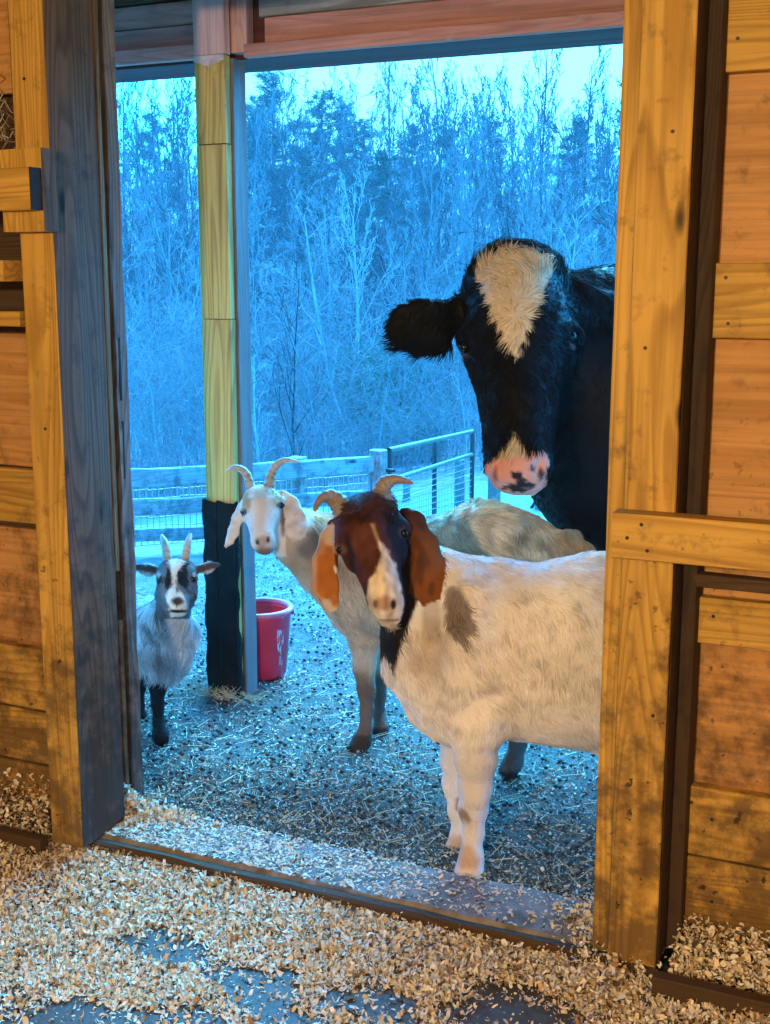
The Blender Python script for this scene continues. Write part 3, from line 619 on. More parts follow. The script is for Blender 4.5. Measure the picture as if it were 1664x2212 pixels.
def horn_mat(name, tip, base):
    m, t, b = new_mat(name); a = t.nodes.new('ShaderNodeAttribute'); a.attribute_name = 'Col'; n = noise(t, coords(t), 55, 5, .6)
    f = ramp(t, n, [(.3, (.65, .62, .58)), (.7, (1.15, 1.12, 1.1))]); t.links.new(mix(t, 1.0, a.outputs['Color'], f, 'MULTIPLY'), b.inputs['Base Color']); b.inputs['Roughness'].default_value = .45; bump(t, b, n, .4, .003); return m
HM = horn_mat('horn', 0, 0)
def horn(nodes, parent, cb, ct, rings=10, amp=.08, label=None):
    pts = np.array([n_[0] for n_ in nodes]); rs = np.array([n_[1] for n_ in nodes]); m = 60; t = np.linspace(0, len(pts) - 1, m)
    def cat(A):
        out = []
        for x in t:
            i = min(int(x), len(A) - 2); f = x - i; p0, p1, p2, p3 = A[max(i - 1, 0)], A[i], A[i + 1], A[min(i + 2, len(A) - 1)]
            out.append(.5 * (2 * p1 + (p2 - p0) * f + (2 * p0 - 5 * p1 + 4 * p2 - p3) * f * f + (3 * p1 - p0 - 3 * p2 + p3) * f ** 3))
        return np.array(out)
    P = cat(pts); R_ = np.abs(cat(rs)); s = np.linspace(0, 1, m); R_ = R_ * (1 + amp * np.sin(s * rings * 6.28) * (1 - s) * (s < .75))
    o = sweep('horn', P, np.maximum(R_, .0008), HM, parent, 16); c = np.repeat((np.array(cb)[None] * (1 - s[:, None]) + np.array(ct)[None] * s[:, None]) * (1 - .22 * (np.sin(s * rings * 6.28)[:, None] > .5) * (s[:, None] < .6)), 16, 0)
    a = o.data.color_attributes.new('Col', 'FLOAT_COLOR', 'POINT'); a.data.foreach_set('color', np.concatenate([np.clip(c, 0, 1), np.ones((len(c), 1))], 1).astype(np.float32).ravel()); return o

# ------------------------------------------------------------------ brown-headed goat in the doorway
G = thing('goat', 'large white goat with dark brown head, white blaze and tan ears standing in the doorway', 'goat', tuple(aty(1150, 1700, 3.14) * [1, 1, 0]))
s = Skin(); sq = ((-.12, 1, 0), .74)
s.chain([NY(1000, 1400, 3.14, 176), NY(1130, 1412, 3.15, 180), NY(1300, 1412, 3.18, 208), NY(1430, 1412, 3.22, 212), NY(1580, 1395, 3.27, 196)], .06, sq)
s.cone(NY(975, 1325, 3.13, 112), NY(1060, 1310, 3.14, 100), .06, sq)         # withers
s.cone(NY(938, 1440, 3.09, 84), NY(985, 1490, 3.08, 98), .07)                # breast
s.cone(NY(1030, 1455, 3.02, 92), NY(1036, 1560, 3.03, 62), .05, ((0, 1, 0), .8))   # shoulder
s.cone(NY(930, 1530, 3.10, 46), NY(980, 1560, 3.08, 50), .05)
s.cone(N_(838, 1215, 3.44, 50), NY(935, 1375, 3.09, 96), .06)
s.cone(N_(850, 1180, 3.46, 52), NY(985, 1300, 3.12, 88), .06)                # neck
s.chain([NY(1030, 1560, 3.01, 56), NY(1028, 1640, 3.01, 44), NY(1027, 1700, 3.01, 36), NY(1024, 1745, 3.01, 29), NY(1022, 1800, 3.01, 21), NY(1018, 1852, 2.995, 24), NY(1014, 1880, 2.985, 28)], .02)
s.cone(NY(1014, 1880, 2.985, 28), NY(1012, 1886, 2.983, 30), .015)
s.chain([NY(992, 1560, 3.13, 48), NY(990, 1640, 3.13, 36), NY(988, 1690, 3.13, 29), NY(990, 1750, 3.13, 20), NY(992, 1800, 3.13, 17), NY(980, 1848, 3.12, 22), NY(972, 1872, 3.11, 25)], .02)
for dy, dx in ((0.0, 0), (.17, -25)):
    y = 3.16 + dy; s.chain([NY(1570 + dx, 1480, y, 90), NY(1590 + dx, 1600, y, 52), NY(1615 + dx, 1700, y, 28), NY(1610 + dx, 1780, y, 20), NY(1600 + dx, 1850, y, 24)], .03)
s.chain([NY(1690, 1290, 3.3, 30), NY(1740, 1340, 3.32, 26), NY(1750, 1420, 3.33, 14)], .03)
Dh = 3.36; LG = Loc(810, 1220, Dh)
ell_px(s, 795, 1142, Dh, 74, 62, 74, .03, rot=.15)
ell_px(s, 798, 1105, Dh + .01, 52, 30, 50, .03, rot=.3)
s.cone(N_(803, 1165, Dh - .02, 60), N_(829, 1280, Dh - .10, 38), .04)
s.cone(N_(806, 1150, Dh - .045, 40), N_(832, 1262, Dh - .118, 26), .04)      # roman nose ridge
ell_px(s, 838, 1306, Dh - .105, 36, 36, 38, .03, rot=.1)
ell_px(s, 841, 1334, Dh - .085, 26, 18, 28, .02)
s.cone(N_(820, 1215, Dh + .05, 48), N_(840, 1322, Dh - .04, 26), .04)        # jaw
ell_px(s, 742, 1172, Dh - .01, 20, 17, 18, .02); ell_px(s, 866, 1140, Dh - .01, 20, 17, 18, .02)
ell_px(s, 736, 1187, Dh - .035, 11, 8, 14, .008, op='S'); ell_px(s, 874, 1152, Dh - .035, 11, 8, 14, .008, op='S')
ell_px(s, 762, 1205, Dh - .02, 12, 24, 18, .04); ell_px(s, 862, 1192, Dh - .02, 16, 24, 20, .03); s.cone(N_(800, 1100, Dh - .062, 14), N_(808, 1150, Dh - .085, 12), .03)
ell_px(s, 832, 1296, Dh - .128, 22, 15, 22, .02)
ell_px(s, 850, 1302, Dh - .166, 5, 12, 11, .006, rot=-.75, op='S'); ell_px(s, 813, 1300, Dh - .160, 5, 11, 10, .006, rot=.8, op='S'); s.cone(N_(832, 1310, Dh - .172, 1.8), N_(835, 1326, Dh - .166, 1.8), .006, None, 'S')
s.chain([N_(812, 1326, Dh - .135, 2.2), N_(836, 1335, Dh - .155, 2.2), N_(866, 1318, Dh - .125, 2.2)], .006, op='S')
es = (frame(705, 1240, Dh)[2] * .9 + RT * .35, .30)
s.chain([N_(722, 1135, Dh + .035, 15), N_(711, 1165, Dh + .02, 21), N_(702, 1215, Dh, 26), N_(703, 1262, Dh - .01, 28), N_(716, 1306, Dh - .005, 21)], .012, es)
es = (frame(920, 1200, Dh)[2] * .9 - RT * .3, .30)
s.chain([N_(878, 1112, Dh + .04, 16), N_(896, 1130, Dh + .03, 22), N_(918, 1180, Dh + .01, 30), N_(924, 1222, Dh, 31), N_(916, 1262, Dh, 29)], .012, es)
def col_boer(P):
    u, v, w = LG.uv(P); c = np.tile([.84, .80, .76], (len(P), 1)); n1 = vnoise(P, 6, 1); c = c * (.84 + .28 * n1)[:, None]; c = lerp(c, (.60, .50, .40), sstep(vnoise(P * [1, 1, .22], 40, 8), .55, .8) * .10)
    bod = np.ones(len(P), bool)
    c = patch(c, (.42, .29, .17), u, v, P, [(915, 1330), (975, 1360), (968, 1450), (925, 1485), (890, 1430)], 18, 16, 20, .5)
    c = patch(c, (.21, .165, .155), u, v, P, [(958, 1280), (992, 1266), (1014, 1310), (1016, 1362), (996, 1392), (976, 1372), (958, 1335)], 5, 9, 34, .9)
    c = spot(c, (.30, .25, .22), u, v, P, 930, 1330, 18, 45, .4, .3, 20, .5)
    c = spot(c, (.26, .18, .10), u, v, P, 1004, 1762, 12, 16, .4, .4, 60, .8); c = spot(c, (.55, .36, .20), u, v, P, 1008, 1858, 30, 26, .4, .4, 30, .7)
    c = spot(c, (.60, .40, .30), u, v, P, 1310, 1250, 60, 60, .5, .3, 10, .4)
    # head and throat
    hp = [(700, 1075), (800, 1050), (885, 1080), (930, 1130), (905, 1290), (880, 1345), (849, 1440), (815, 1395), (785, 1322), (745, 1260), (712, 1200)]
    c = patch(c, (.070, .022, .015), u, v, P, hp, 3, 4, 60)
    hd_ = poly_sd(u, v, hp) < 4
    c = patch(c, (.010, .008, .009), u, v, P, [(790, 1320), (836, 1352), (872, 1330), (890, 1230), (915, 1250), (900, 1300), (880, 1350), (849, 1440), (818, 1400)], 4, 5, 50)
    c = patch(c, (.014, .009, .012), u, v, P, [(828, 1078), (866, 1098), (880, 1130), (888, 1200), (896, 1300), (880, 1330), (869, 1290), (852, 1200), (832, 1140)], 6, 6, 50, .95)
    c = patch(c, (.018, .010, .010), u, v, P, [(746, 1150), (756, 1150), (768, 1200), (770, 1245), (762, 1240), (752, 1195)], 4, 4, 60, .9)
    c = patch(c, (.035, .014, .012), u, v, P, [(730, 1110), (790, 1078), (850, 1085), (850, 1105), (800, 1120), (740, 1140)], 8, 10, 50, .6)
    c = spot(c, (.13, .042, .030), u, v, P, 790, 1175, 24, 40, .5, .3, 40, .6)
    bl = [(653.9 + .206 * a, 996.8 + .206 * b_) for a, b_ in ((800, 830), (880, 930), (960, 1080), (1010, 1200), (1040, 1400), (1050, 1560), (960, 1735), (830, 1710), (700, 1610), (680, 1420), (705, 1240), (775, 1120), (825, 1000), (785, 860))]
    c = patch(c, (.72, .62, .46), u, v, P, bl, 3, 4, 60); c = patch(c, (.55, .35, .2), u, v, P, [(802, 1135), (808, 1135), (820, 1170), (813, 1172)], 3, 3, 60, .6)
    c = spot(c, (.22, .11, .06), u, v, P, 734, 1187, 17, 12, .3, .2, 60, .8); c = spot(c, (.10, .05, .04), u, v, P, 876, 1152, 16, 12, .3, .2, 60, .8); c = spot(c, (.30, .15, .10), u, v, P, 830, 1300, 24, 15, .4, .2, 60, .8); c = spot(c, (.012, .01, .01), u, v, P, 848, 1302, 6, 11, .3, .2, 60); c = spot(c, (.10, .06, .05), u, v, P, 811, 1300, 5, 8, .3, .2, 60, .8)
    c = spot(c, (.36, .12, .08), u, v, P, 842, 1335, 22, 3.2, .4, .1, 60, .8)
    hs_ = poly_sd(u, v, hp) < 0; c[hs_] *= (.62 + .76 * vnoise(P[hs_] * [1, 1, .35], 90, 18))[:, None] * (.8 + .4 * vnoise(P[hs_], 22, 19))[:, None]
    # ears
    eL = [(726, 1128), (700, 1140), (675, 1190), (672, 1270), (690, 1325), (725, 1342), (742, 1300), (734, 1240), (722, 1190), (724, 1150)]
    m = (w > -.045) | (u < 724)
    ce = np.tile([.42, .145, .025], (len(P), 1)); ce = lerp(ce, (.58, .46, .38), 1 - sstep(v + (vnoise(P, 40, 3) - .5) * 50, 1165, 1205)); ce = lerp(ce, (.62, .52, .44), sstep(v + (vnoise(P, 40, 5) - .5) * 36, 1290, 1312)); ce = lerp(ce, (.55, .42, .33), (1 - sstep(u, 680, 690)) * .7); ce = lerp(ce, (.05, .025, .015), sstep(v, 1322, 1334) * .8)
    ce = ce * (.72 + .5 * vnoise(P * [1, 1, .3], 55, 21))[:, None]
    wt = (poly_sd(u, v, eL) < 3) & m & ~((u > 724) & (v < 1240)); c[wt] = ce[wt]
    eR = [(880, 1098), (905, 1100), (940, 1150), (962, 1220), (948, 1290), (915, 1305), (885, 1275), (893, 1210), (884, 1150)]
    ce = np.tile([.20, .062, .012], (len(P), 1)); ce = lerp(ce, (.09, .035, .022), 1 - sstep(v + (vnoise(P, 40, 3) - .5) * 30, 1135, 1175)); ce = lerp(ce, (.07, .022, .008), sstep(vnoise(P * [1, 1, .22], 60, 6), .5, .75) * .7); ce = ce * (.8 + .4 * vnoise(P, 25, 22))[:, None]
    wt = (poly_sd(u, v, eR) < 3) & (w < .16) & (u > 884); c[wt] = ce[wt]
    return c
for (ex, ey, L_) in ((706, 1225, 50), (921, 1195, 48)): s.chain([N_(ex - 2, ey - L_, Dh - .028, 6), N_(ex, ey, Dh - .036, 9), N_(ex + 2, ey + L_, Dh - .030, 6)], .012, op='S')
s.chain([NY(1090, 1570, 2.955, 8), NY(1078, 1510, 2.93, 10), NY(1086, 1430, 2.925, 8), NY(1110, 1360, 2.93, 6)], .035, op='S')       # crease behind the shoulder
s.cone(NY(1052, 1545, 2.985, 34), NY(1040, 1590, 2.99, 26), .03)          # elbow
s.chain([NY(1030, 1290, 3.04, 36), NY(1015, 1380, 3.00, 42), NY(1000, 1450, 2.995, 38)], .06)      # shoulder blade
for k_ in range(4): s.chain([NY(1150 + k_ * 42, 1330, 2.925, 5), NY(1140 + k_ * 42, 1420, 2.905, 6), NY(1155 + k_ * 42, 1510, 2.925, 5)], .04, op='S')
ell_px(s, 1026, 1722, depth(NY(1026, 1722, 2.985, 1)[0]), 27, 24, 22, .015)   # knee
s.cone(NY(1012, 1868, 2.955, 2.5), NY(1010, 1890, 2.95, 3.5), .006, None, 'S')
o = s.build('body', .0062, SKIN, G, (.006, 11)); colour(o, s, col_boer); sB = s
def dir_boer(P, Nn):
    u, v, w = LG.uv(P); d = np.tile([.35, 0, -1.0], (len(P), 1)); top = sstep(Nn[:, 2], .3, .8)[:, None]; d = d * (1 - top) + np.array([1, 0, -.3]) * top
    hd_ = (v < 1340) & (u < 905) & (u > 715); d[hd_] = [-.1, -.1, -1]; bl = hd_ & (v > 1200); d[bl] = np.array([0, .2, 1.0]) * -1; return d
def len_boer(P):
    u, v, w = LG.uv(P); l = np.ones(len(P)); l[(u < 955) & (v < 1345)] = .28; l[(v > 1600)] = .5; l[(v < 1125) & (u < 866) & (u > 728)] = .75; l[(v > 1285) & (v < 1350) & (u < 872)] = .16; return l
noeye = lambda pts: (lambda C_, Nn: np.prod([np.linalg.norm(C_ - p, axis=1) > r_ for p, r_ in pts], axis=0))
eyesB = [(at(737, 1187, Dh - .026), .016), (at(873, 1152, Dh - .026), .016), (at(836, 1335, Dh - .15), .03)]
fur('coat', s, G, 120000, .028, .0008, col_boer, dir_boer, 2, noeye(eyesB), .14, .36, lenfn=len_boer, var=.22)
for p, r_ in eyesB[:2]: ball('eye', p, .0135, EYE, G)
fur('forelock', s, G, 3500, .021, .0010, lambda P: col_boer(P) * 1.2 + .004, lambda P, Nn: np.tile([.1, -.2, -1.0], (len(P), 1)), 8, lambda C_, Nn: (lambda q: ((q[1] < 1112) & (q[0] > 748) & (q[0] < 850) & (q[2] < .08)).astype(float))(LG.uv(C_)), .35, .9, var=.4)
horn([N_(745, 1108, Dh, 25), N_(733, 1089, Dh, 22), N_(715, 1073, Dh - .01, 17), N_(695, 1076, Dh - .03, 10), N_(685, 1090, Dh - .04, 7), N_(680, 1104, Dh - .045, 3)], G, (.33, .34, .30), (.30, .20, .16))
horn([N_(827, 1085, Dh, 24), N_(826, 1062, Dh, 22), N_(832, 1045, Dh - .005, 18), N_(850, 1036, Dh - .01, 12), N_(870, 1037, Dh - .015, 8), N_(893, 1044, Dh - .02, 3)], G, (.33, .34, .30), (.32, .22, .18))

# ------------------------------------------------------------------ cream goat by the post
G = thing('goat', 'cream lop-eared goat with curved pale horns standing behind the brown-headed goat', 'goat', tuple(aty(950, 1600, 3.74) * [1, 1, 0]))
s = Skin(); sq = ((0, 1, 0), .78)
s.chain([NY(800, 1262, 3.74, 116), NY(930, 1250, 3.75, 124), NY(1050, 1228, 3.76, 132), NY(1135, 1236, 3.76, 112), NY(1188, 1245, 3.76, 88)], .05, sq)
ell_px(s, 1055, 1128, depth(aty(1055, 1130, 3.76)), 52, 30, 40, .05)
s.cone(NY(790, 1310, 3.70, 62), NY(800, 1370, 3.72, 44), .05)
s.cone(NY(1135, 1330, 3.72, 80), NY(1140, 1420, 3.70, 46), .04)
Dc = 4.10
s.chain([N_(588, 1125, Dc + .06, 40), N_(650, 1170, Dc + .05, 54), NY(712, 1215, 3.66, 72), NY(800, 1262, 3.72, 104)], .05)
s.cone(N_(612, 1120, Dc + .08, 26), NY(770, 1172, 3.72, 52), .05)
s.chain([NY(788, 1380, 3.68, 36), NY(788, 1440, 3.68, 24), NY(792, 1490, 3.68, 19), NY(793, 1530, 3.68, 14), NY(791, 1570, 3.675, 13), NY(783, 1598, 3.67, 18), NY(774, 1614, 3.655, 21)], .015)
s.chain([NY(812, 1380, 3.82, 32), NY(818, 1450, 3.83, 20), NY(820, 1500, 3.83, 15), NY(819, 1545, 3.83, 11), NY(822, 1572, 3.82, 15), NY(822, 1582, 3.82, 16)], .015)
s.chain([NY(1142, 1400, 3.69, 44), NY(1150, 1490, 3.70, 24), NY(1132, 1560, 3.69, 18), NY(1120, 1605, 3.68, 17), NY(1108, 1645, 3.665, 20), NY(1100, 1662, 3.66, 21)], .015)
s.chain([NY(1185, 1400, 3.85, 40), NY(1196, 1490, 3.87, 22), NY(1180, 1560, 3.87, 15), NY(1170, 1600, 3.87, 16), NY(1166, 1612, 3.86, 18)], .015)
s.chain([NY(1195, 1172, 3.76, 24), NY(1232, 1168, 3.76, 20), NY(1262, 1190, 3.75, 17), NY(1275, 1215, 3.74, 8)], .02)
LC = Loc(568, 1120, Dc)
ell_px(s, 567, 1092, Dc, 46, 38, 48, .025); ell_px(s, 562, 1066, Dc + .01, 30, 18, 34, .02)
s.cone(N_(567, 1108, Dc - .02, 38), N_(566, 1160, Dc - .085, 24), .03); s.cone(N_(567, 1095, Dc - .05, 22), N_(566, 1155, Dc - .105, 15), .03)
ell_px(s, 569, 1172, Dc - .085, 26, 23, 25, .02); ell_px(s, 571, 1186, Dc - .07, 18, 12, 20, .015); s.cone(N_(580, 1125, Dc + .03, 32), N_(574, 1178, Dc - .03, 18), .03)
ell_px(s, 528, 1096, Dc - .01, 12, 10, 12, .015); ell_px(s, 605, 1083, Dc - .01, 13, 10, 12, .015)
ell_px(s, 526, 1106, Dc - .025, 6, 5, 9, .005, op='S'); ell_px(s, 608, 1092, Dc - .025, 7, 5, 9, .005, op='S')
ell_px(s, 558, 1169, Dc - .135, 2.6, 7, 6, .004, rot=.7, op='S'); ell_px(s, 578, 1164, Dc - .132, 2.6, 8, 6, .004, rot=-.6, op='S')
s.chain([N_(556, 1184, Dc - .108, 1.3), N_(570, 1189, Dc - .115, 1.3), N_(592, 1174, Dc - .085, 1.3)], .004, op='S')
es = (frame(505, 1140, Dc)[2] + RT * .5, .26)
s.chain([N_(521, 1090, Dc + .01, 8), N_(512, 1120, Dc, 13), N_(505, 1150, Dc - .01, 14), N_(498, 1168, Dc - .015, 10), N_(485, 1184, Dc - .02, 3.5)], .008, es)
es = (frame(640, 1130, Dc)[2] - RT * .15, .24)
s.chain([N_(612, 1070, Dc + .01, 12), N_(628, 1092, Dc, 20), N_(639, 1120, Dc - .01, 24), N_(641, 1142, Dc - .01, 20), N_(634, 1155, Dc - .01, 12)], .008, es)
def col_cream(P):
    u, v, w = LC.uv(P); n1 = vnoise(P, 22, 1); n2 = vnoise(P, 7, 2); c = np.tile([.70, .56, .36], (len(P), 1)) * (.75 + .5 * n1)[:, None]
    c = lerp(c, (.26, .19, .12), sstep(vnoise(P * [1, 1, 2.4], 30, 3), .5, .7) * .6 * (u > 860)); c = lerp(c, (.62, .52, .36), sstep(n2, .55, .75) * .6)
    # neck and chest
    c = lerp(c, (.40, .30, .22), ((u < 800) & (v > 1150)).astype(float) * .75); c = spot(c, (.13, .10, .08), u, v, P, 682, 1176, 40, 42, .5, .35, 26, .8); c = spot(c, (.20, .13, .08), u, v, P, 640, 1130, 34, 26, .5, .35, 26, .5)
    c = lerp(c, (.62, .55, .46), ((u < 830) & (v > 1210)) * sstep(v, 1230, 1300) * (1 - sstep(v, 1420, 1470)) * .8)
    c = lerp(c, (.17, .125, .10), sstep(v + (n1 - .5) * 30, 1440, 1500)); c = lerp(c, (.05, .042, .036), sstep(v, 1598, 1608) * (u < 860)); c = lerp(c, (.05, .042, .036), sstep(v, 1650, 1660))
    c = spot(c, (.42, .24, .10), u, v, P, 1200, 1185, 50, 38, .5, .3, 20, .8); c = lerp(c, (.7, .66, .6), sstep(u, 1238, 1254))
    # head
    hd_ = (u < 618) & (v < 1202) & (w < .12); ch = np.tile([.70, .63, .55], (len(P), 1)) * (.88 + .24 * n1)[:, None]
    ch = spot(ch, (.44, .28, .11), u, v, P, 531, 1082, 13, 22, .5, .4, 70, 1); ch = spot(ch, (.42, .26, .10), u, v, P, 600, 1074, 17, 19, .5, .4, 70, .85); ch = spot(ch, (.42, .30, .16), u, v, P, 572, 1066, 24, 9, .5, .5, 70, .7)
    ch = spot(ch, (.40, .28, .24), u, v, P, 568, 1166, 14, 10, .4, .2, 70, .8); ch = spot(ch, (.17, .10, .09), u, v, P, 570, 1190, 22, 11, .5, .2, 70, .85); ch = spot(ch, (.05, .035, .03), u, v, P, 526, 1106, 9, 7, .3, .2, 70); ch = spot(ch, (.05, .035, .03), u, v, P, 608, 1092, 10, 7, .3, .2, 70); ch = spot(ch, (.13, .06, .05), u, v, P, 611, 1122, 6, 34, .5, .3, 70, .9)
    for ex, ey in ((557, 1169), (579, 1164)): ch = spot(ch, (.03, .02, .02), u, v, P, ex, ey, 3.5, 6, .3, .1, 70)
    c[hd_] = ch[hd_]
    er = ((poly_sd(u, v, [(523, 1082), (505, 1105), (490, 1150), (478, 1186), (492, 1188), (515, 1168), (520, 1120)]) < 2) | (poly_sd(u, v, [(612, 1062), (630, 1068), (652, 1095), (668, 1130), (655, 1158), (632, 1170), (620, 1150), (614, 1100)]) < 2)) & (w < .045)
    ce = np.tile([.70, .60, .52], (len(P), 1)) * (.85 + .3 * vnoise(P, 50, 8))[:, None]; ce = lerp(ce, (.36, .22, .12), sstep(vnoise(P * [1, 1, 1.6], 60, 12), .5, .8) * .3); c[er] = ce[er]; return c
o = s.build('body', .0066, SKIN, G, (.004, 14)); colour(o, s, col_cream)
def dir_cream(P, Nn):
    u, v, w = LC.uv(P); d = np.tile([.55, 0, -.9], (len(P), 1)); d[(u < 618)] = [0, 0, -1]; d[(u > 618) & (v < 1250) & (u < 820)] = [.3, 0, -1]; return d
def len_cream(P):
    u, v, w = LC.uv(P); l = np.ones(len(P)); l[(u < 670)] = .32; l[(u < 625) & (v > 1150)] = .16; l[((u < 524) | ((u > 612) & (u < 668))) & (v > 1062) & (v < 1190) & (w < .045)] = .14; l[v > 1400] = .35; return l
eyesC = [(at(527, 1105, Dc - .022), .013), (at(607, 1091, Dc - .024), .014)]
earC = lambda C_: (lambda q: np.where((((q[0] < 524) | ((q[0] > 614) & (q[0] < 672))) & (q[1] > 1066) & (q[1] < 1192) & (q[2] < .05)), .04, 1.0))(LC.uv(C_)); ncC = noeye(eyesC)
fur('coat', s, G, 60000, .034, .0009, col_cream, dir_cream, 3, lambda C_, Nn: ncC(C_, Nn) * earC(C_), .22, .5, lenfn=len_cream, var=.3)
for p, r_ in eyesC: ball('eye', p, .012, EYE, G)
horn([N_(545, 1062, Dc + .01, 12), N_(540, 1047, Dc, 10.5), N_(534, 1027, Dc, 9.5), N_(522, 1014, Dc - .005, 8), N_(503, 1010, Dc - .01, 5.5), N_(489, 1019, Dc - .01, 2)], G, (.34, .34, .27), (.52, .53, .53), 8)
horn([N_(580, 1060, Dc + .01, 13), N_(583, 1043, Dc, 12), N_(588, 1020, Dc, 10.5), N_(599, 1004, Dc - .005, 9), N_(620, 994, Dc - .01, 6), N_(648, 998, Dc - .015, 2)], G, (.34, .34, .27), (.52, .53, .53), 8)

# ------------------------------------------------------------------ small grey goat at the left
G = thing('goat', 'small fluffy grey goat with upright horns and black legs beside the left jamb', 'goat', tuple(aty(320, 1590, 3.5) * [1, 1, 0]))
s = Skin(); Dp = 4.08; LP = Loc(383, 1270, Dp)
ell_px(s, 383, 1240, Dp, 42, 34, 44, .025); ell_px(s, 383, 1277, Dp - .01, 44, 40, 42, .025)
s.cone(N_(383, 1262, Dp - .03, 30), N_(383, 1302, Dp - .10, 23), .03); ell_px(s, 383, 1318, Dp - .07, 23, 15, 24, .02)
ell_px(s, 351, 1247, Dp - .015, 10, 9, 11, .012); ell_px(s, 415, 1246, Dp - .015, 10, 9, 11, .012)
ell_px(s, 349, 1252, Dp - .035, 5, 4.5, 8, .004, op='S'); ell_px(s, 417, 1251, Dp - .035, 5, 4.5, 8, .004, op='S')
ell_px(s, 376, 1301, Dp - .137, 2.2, 5, 5, .004, rot=.8, op='S'); ell_px(s, 391, 1301, Dp - .137, 2.2, 5, 5, .004, rot=-.8, op='S')
s.chain([N_(364, 1315, Dp - .105, 1.3), N_(383, 1322, Dp - .112, 1.3), N_(402, 1315, Dp - .105, 1.3)], .004, op='S')
for (a, b_, c_) in (((343, 1232), (318, 1230), (296, 1225)), ((424, 1231), (450, 1226), (471, 1219))):
    s.chain([N_(*a, Dp + .02, 9), N_(*b_, Dp + .01, 13), N_(*c_, Dp, 7)], .008, (frame(383, 1230, Dp)[2] + UP * .15, .34))
    s.cone(N_(b_[0], b_[1] - 4, Dp - .004, 4), N_(c_[0] + (a[0] - c_[0]) * .1, c_[1], Dp - .010, 2.5), .006, None, 'S')
s.chain([N_(375, 1300, Dp + .05, 38), NY(354, 1365, 3.50, 62), NY(336, 1398, 3.52, 74), NY(280, 1375, 3.62, 92), NY(215, 1365, 3.75, 100), NY(150, 1370, 3.9, 96)], .05)
s.cone(NY(350, 1400, 3.46, 46), NY(342, 1448, 3.46, 32), .04)
s.chain([NY(342, 1440, 3.45, 27), NY(341, 1485, 3.45, 17), NY(341, 1520, 3.45, 12.5), NY(343, 1560, 3.445, 11), NY(347, 1585, 3.43, 15), NY(348, 1596, 3.42, 16)], .015)
s.chain([NY(300, 1430, 3.62, 26), NY(300, 1480, 3.63, 14), NY(300, 1520, 3.63, 10), NY(303, 1545, 3.62, 13)], .015)
for yy, px in ((3.8, 170), (3.98, 150)): s.chain([NY(px, 1400, yy, 40), NY(px - 4, 1450, yy, 20), NY(px + 4, 1490, yy, 12), NY(px, 1530 - (yy - 3.8) * 100, yy, 13)], .02)
def col_pyg(P):
    u, v, w = LP.uv(P); n1 = vnoise(P, 24, 1); c = np.tile([.54, .55, .57], (len(P), 1)) * (.55 + .8 * n1)[:, None]; c = lerp(c, (.13, .14, .15), sstep(vnoise(P * [1, 1, .4], 42, 15), .55, .75) * .6)
    c = lerp(c, (.20, .21, .22), sstep(1 - (v - 1230) / 200 + (vnoise(P, 10, 4) - .5) * .8, .55, .9) * (u < 340) * .7); c = lerp(c, (.62, .62, .60), sstep(u, 372, 392) * (v > 1320) * .7)
    c = lerp(c, (.008, .008, .009), sstep(v + (n1 - .5) * 22, 1478, 1494)); c = lerp(c, (.008, .008, .009), ((u < 318) & (v > 1465)).astype(float))
    hd_ = (v < 1336) & (u > 338) & (u < 428) & (w < .1); ch = np.tile([.15, .155, .165], (len(P), 1)) * (.7 + .6 * n1)[:, None]; q = lambda pts: [(239.2 + .2523 * a, 1076.5 + .2523 * b_) for a, b_ in pts]
    ch = patch(ch, (.74, .74, .68), u, v, P, q([(500, 520), (620, 520), (600, 620), (560, 720), (560, 800), (610, 800), (660, 900), (640, 1000), (520, 1010), (500, 900), (480, 840), (520, 760), (520, 640)]), 2.5, 3, 70)
    ch = patch(ch, (.010, .010, .012), u, v, P, q([(490, 600), (515, 640), (520, 720), (500, 800), (470, 790), (470, 680)]), 1.5, 3, 80); ch = patch(ch, (.008, .008, .010), u, v, P, q([(600, 590), (650, 560), (655, 640), (668, 790), (625, 770), (580, 730), (560, 660)]), 1.5, 3, 80)
    ch = spot(ch, (.60, .60, .58), u, v, P, 344, 1243, 7, 6, .4, .3, 70, .7); ch = spot(ch, (.60, .60, .58), u, v, P, 421, 1243, 7, 6, .4, .3, 70, .7)
    ch = spot(ch, (.05, .045, .045), u, v, P, 383, 1297, 13, 8, .4, .2, 70); ch = spot(ch, (.02, .02, .02), u, v, P, 383, 1305, 2, 6, .4, .1, 70, .8); ch = spot(ch, (.015, .012, .012), u, v, P, 384, 1318, 23, 3.6, .3, .08, 70, 1); ch = spot(ch, (.012, .012, .014), u, v, P, 349, 1252, 9, 8, .3, .2, 70); ch = spot(ch, (.012, .012, .014), u, v, P, 417, 1251, 9, 8, .3, .2, 70)
    c[hd_] = ch[hd_]; er = (v < 1250) & ((u < 338) | (u > 428)) & (w < .06); sd = np.abs(v - np.where(u < 383, 1232 - .15 * (343 - u), 1231 - .26 * (u - 424))); ce = lerp(np.tile([.50, .51, .51], (len(P), 1)), (.06, .06, .065), 1 - sstep(sd, 6, 9.5)); c[er] = ce[er]; return c
o = s.build('body', .0058, SKIN, G, (.004, 18)); colour(o, s, col_pyg)
def dir_pyg(P, Nn):
    u, v, w = LP.uv(P); d = np.tile([-.35, .1, -1.0], (len(P), 1)); hd_ = (v < 1336) & (u > 335) & (u < 430); d[hd_] = [0, 0, -1]; d[hd_ & (v > 1255) & (v < 1300)] = [0, 0, .6]; return d
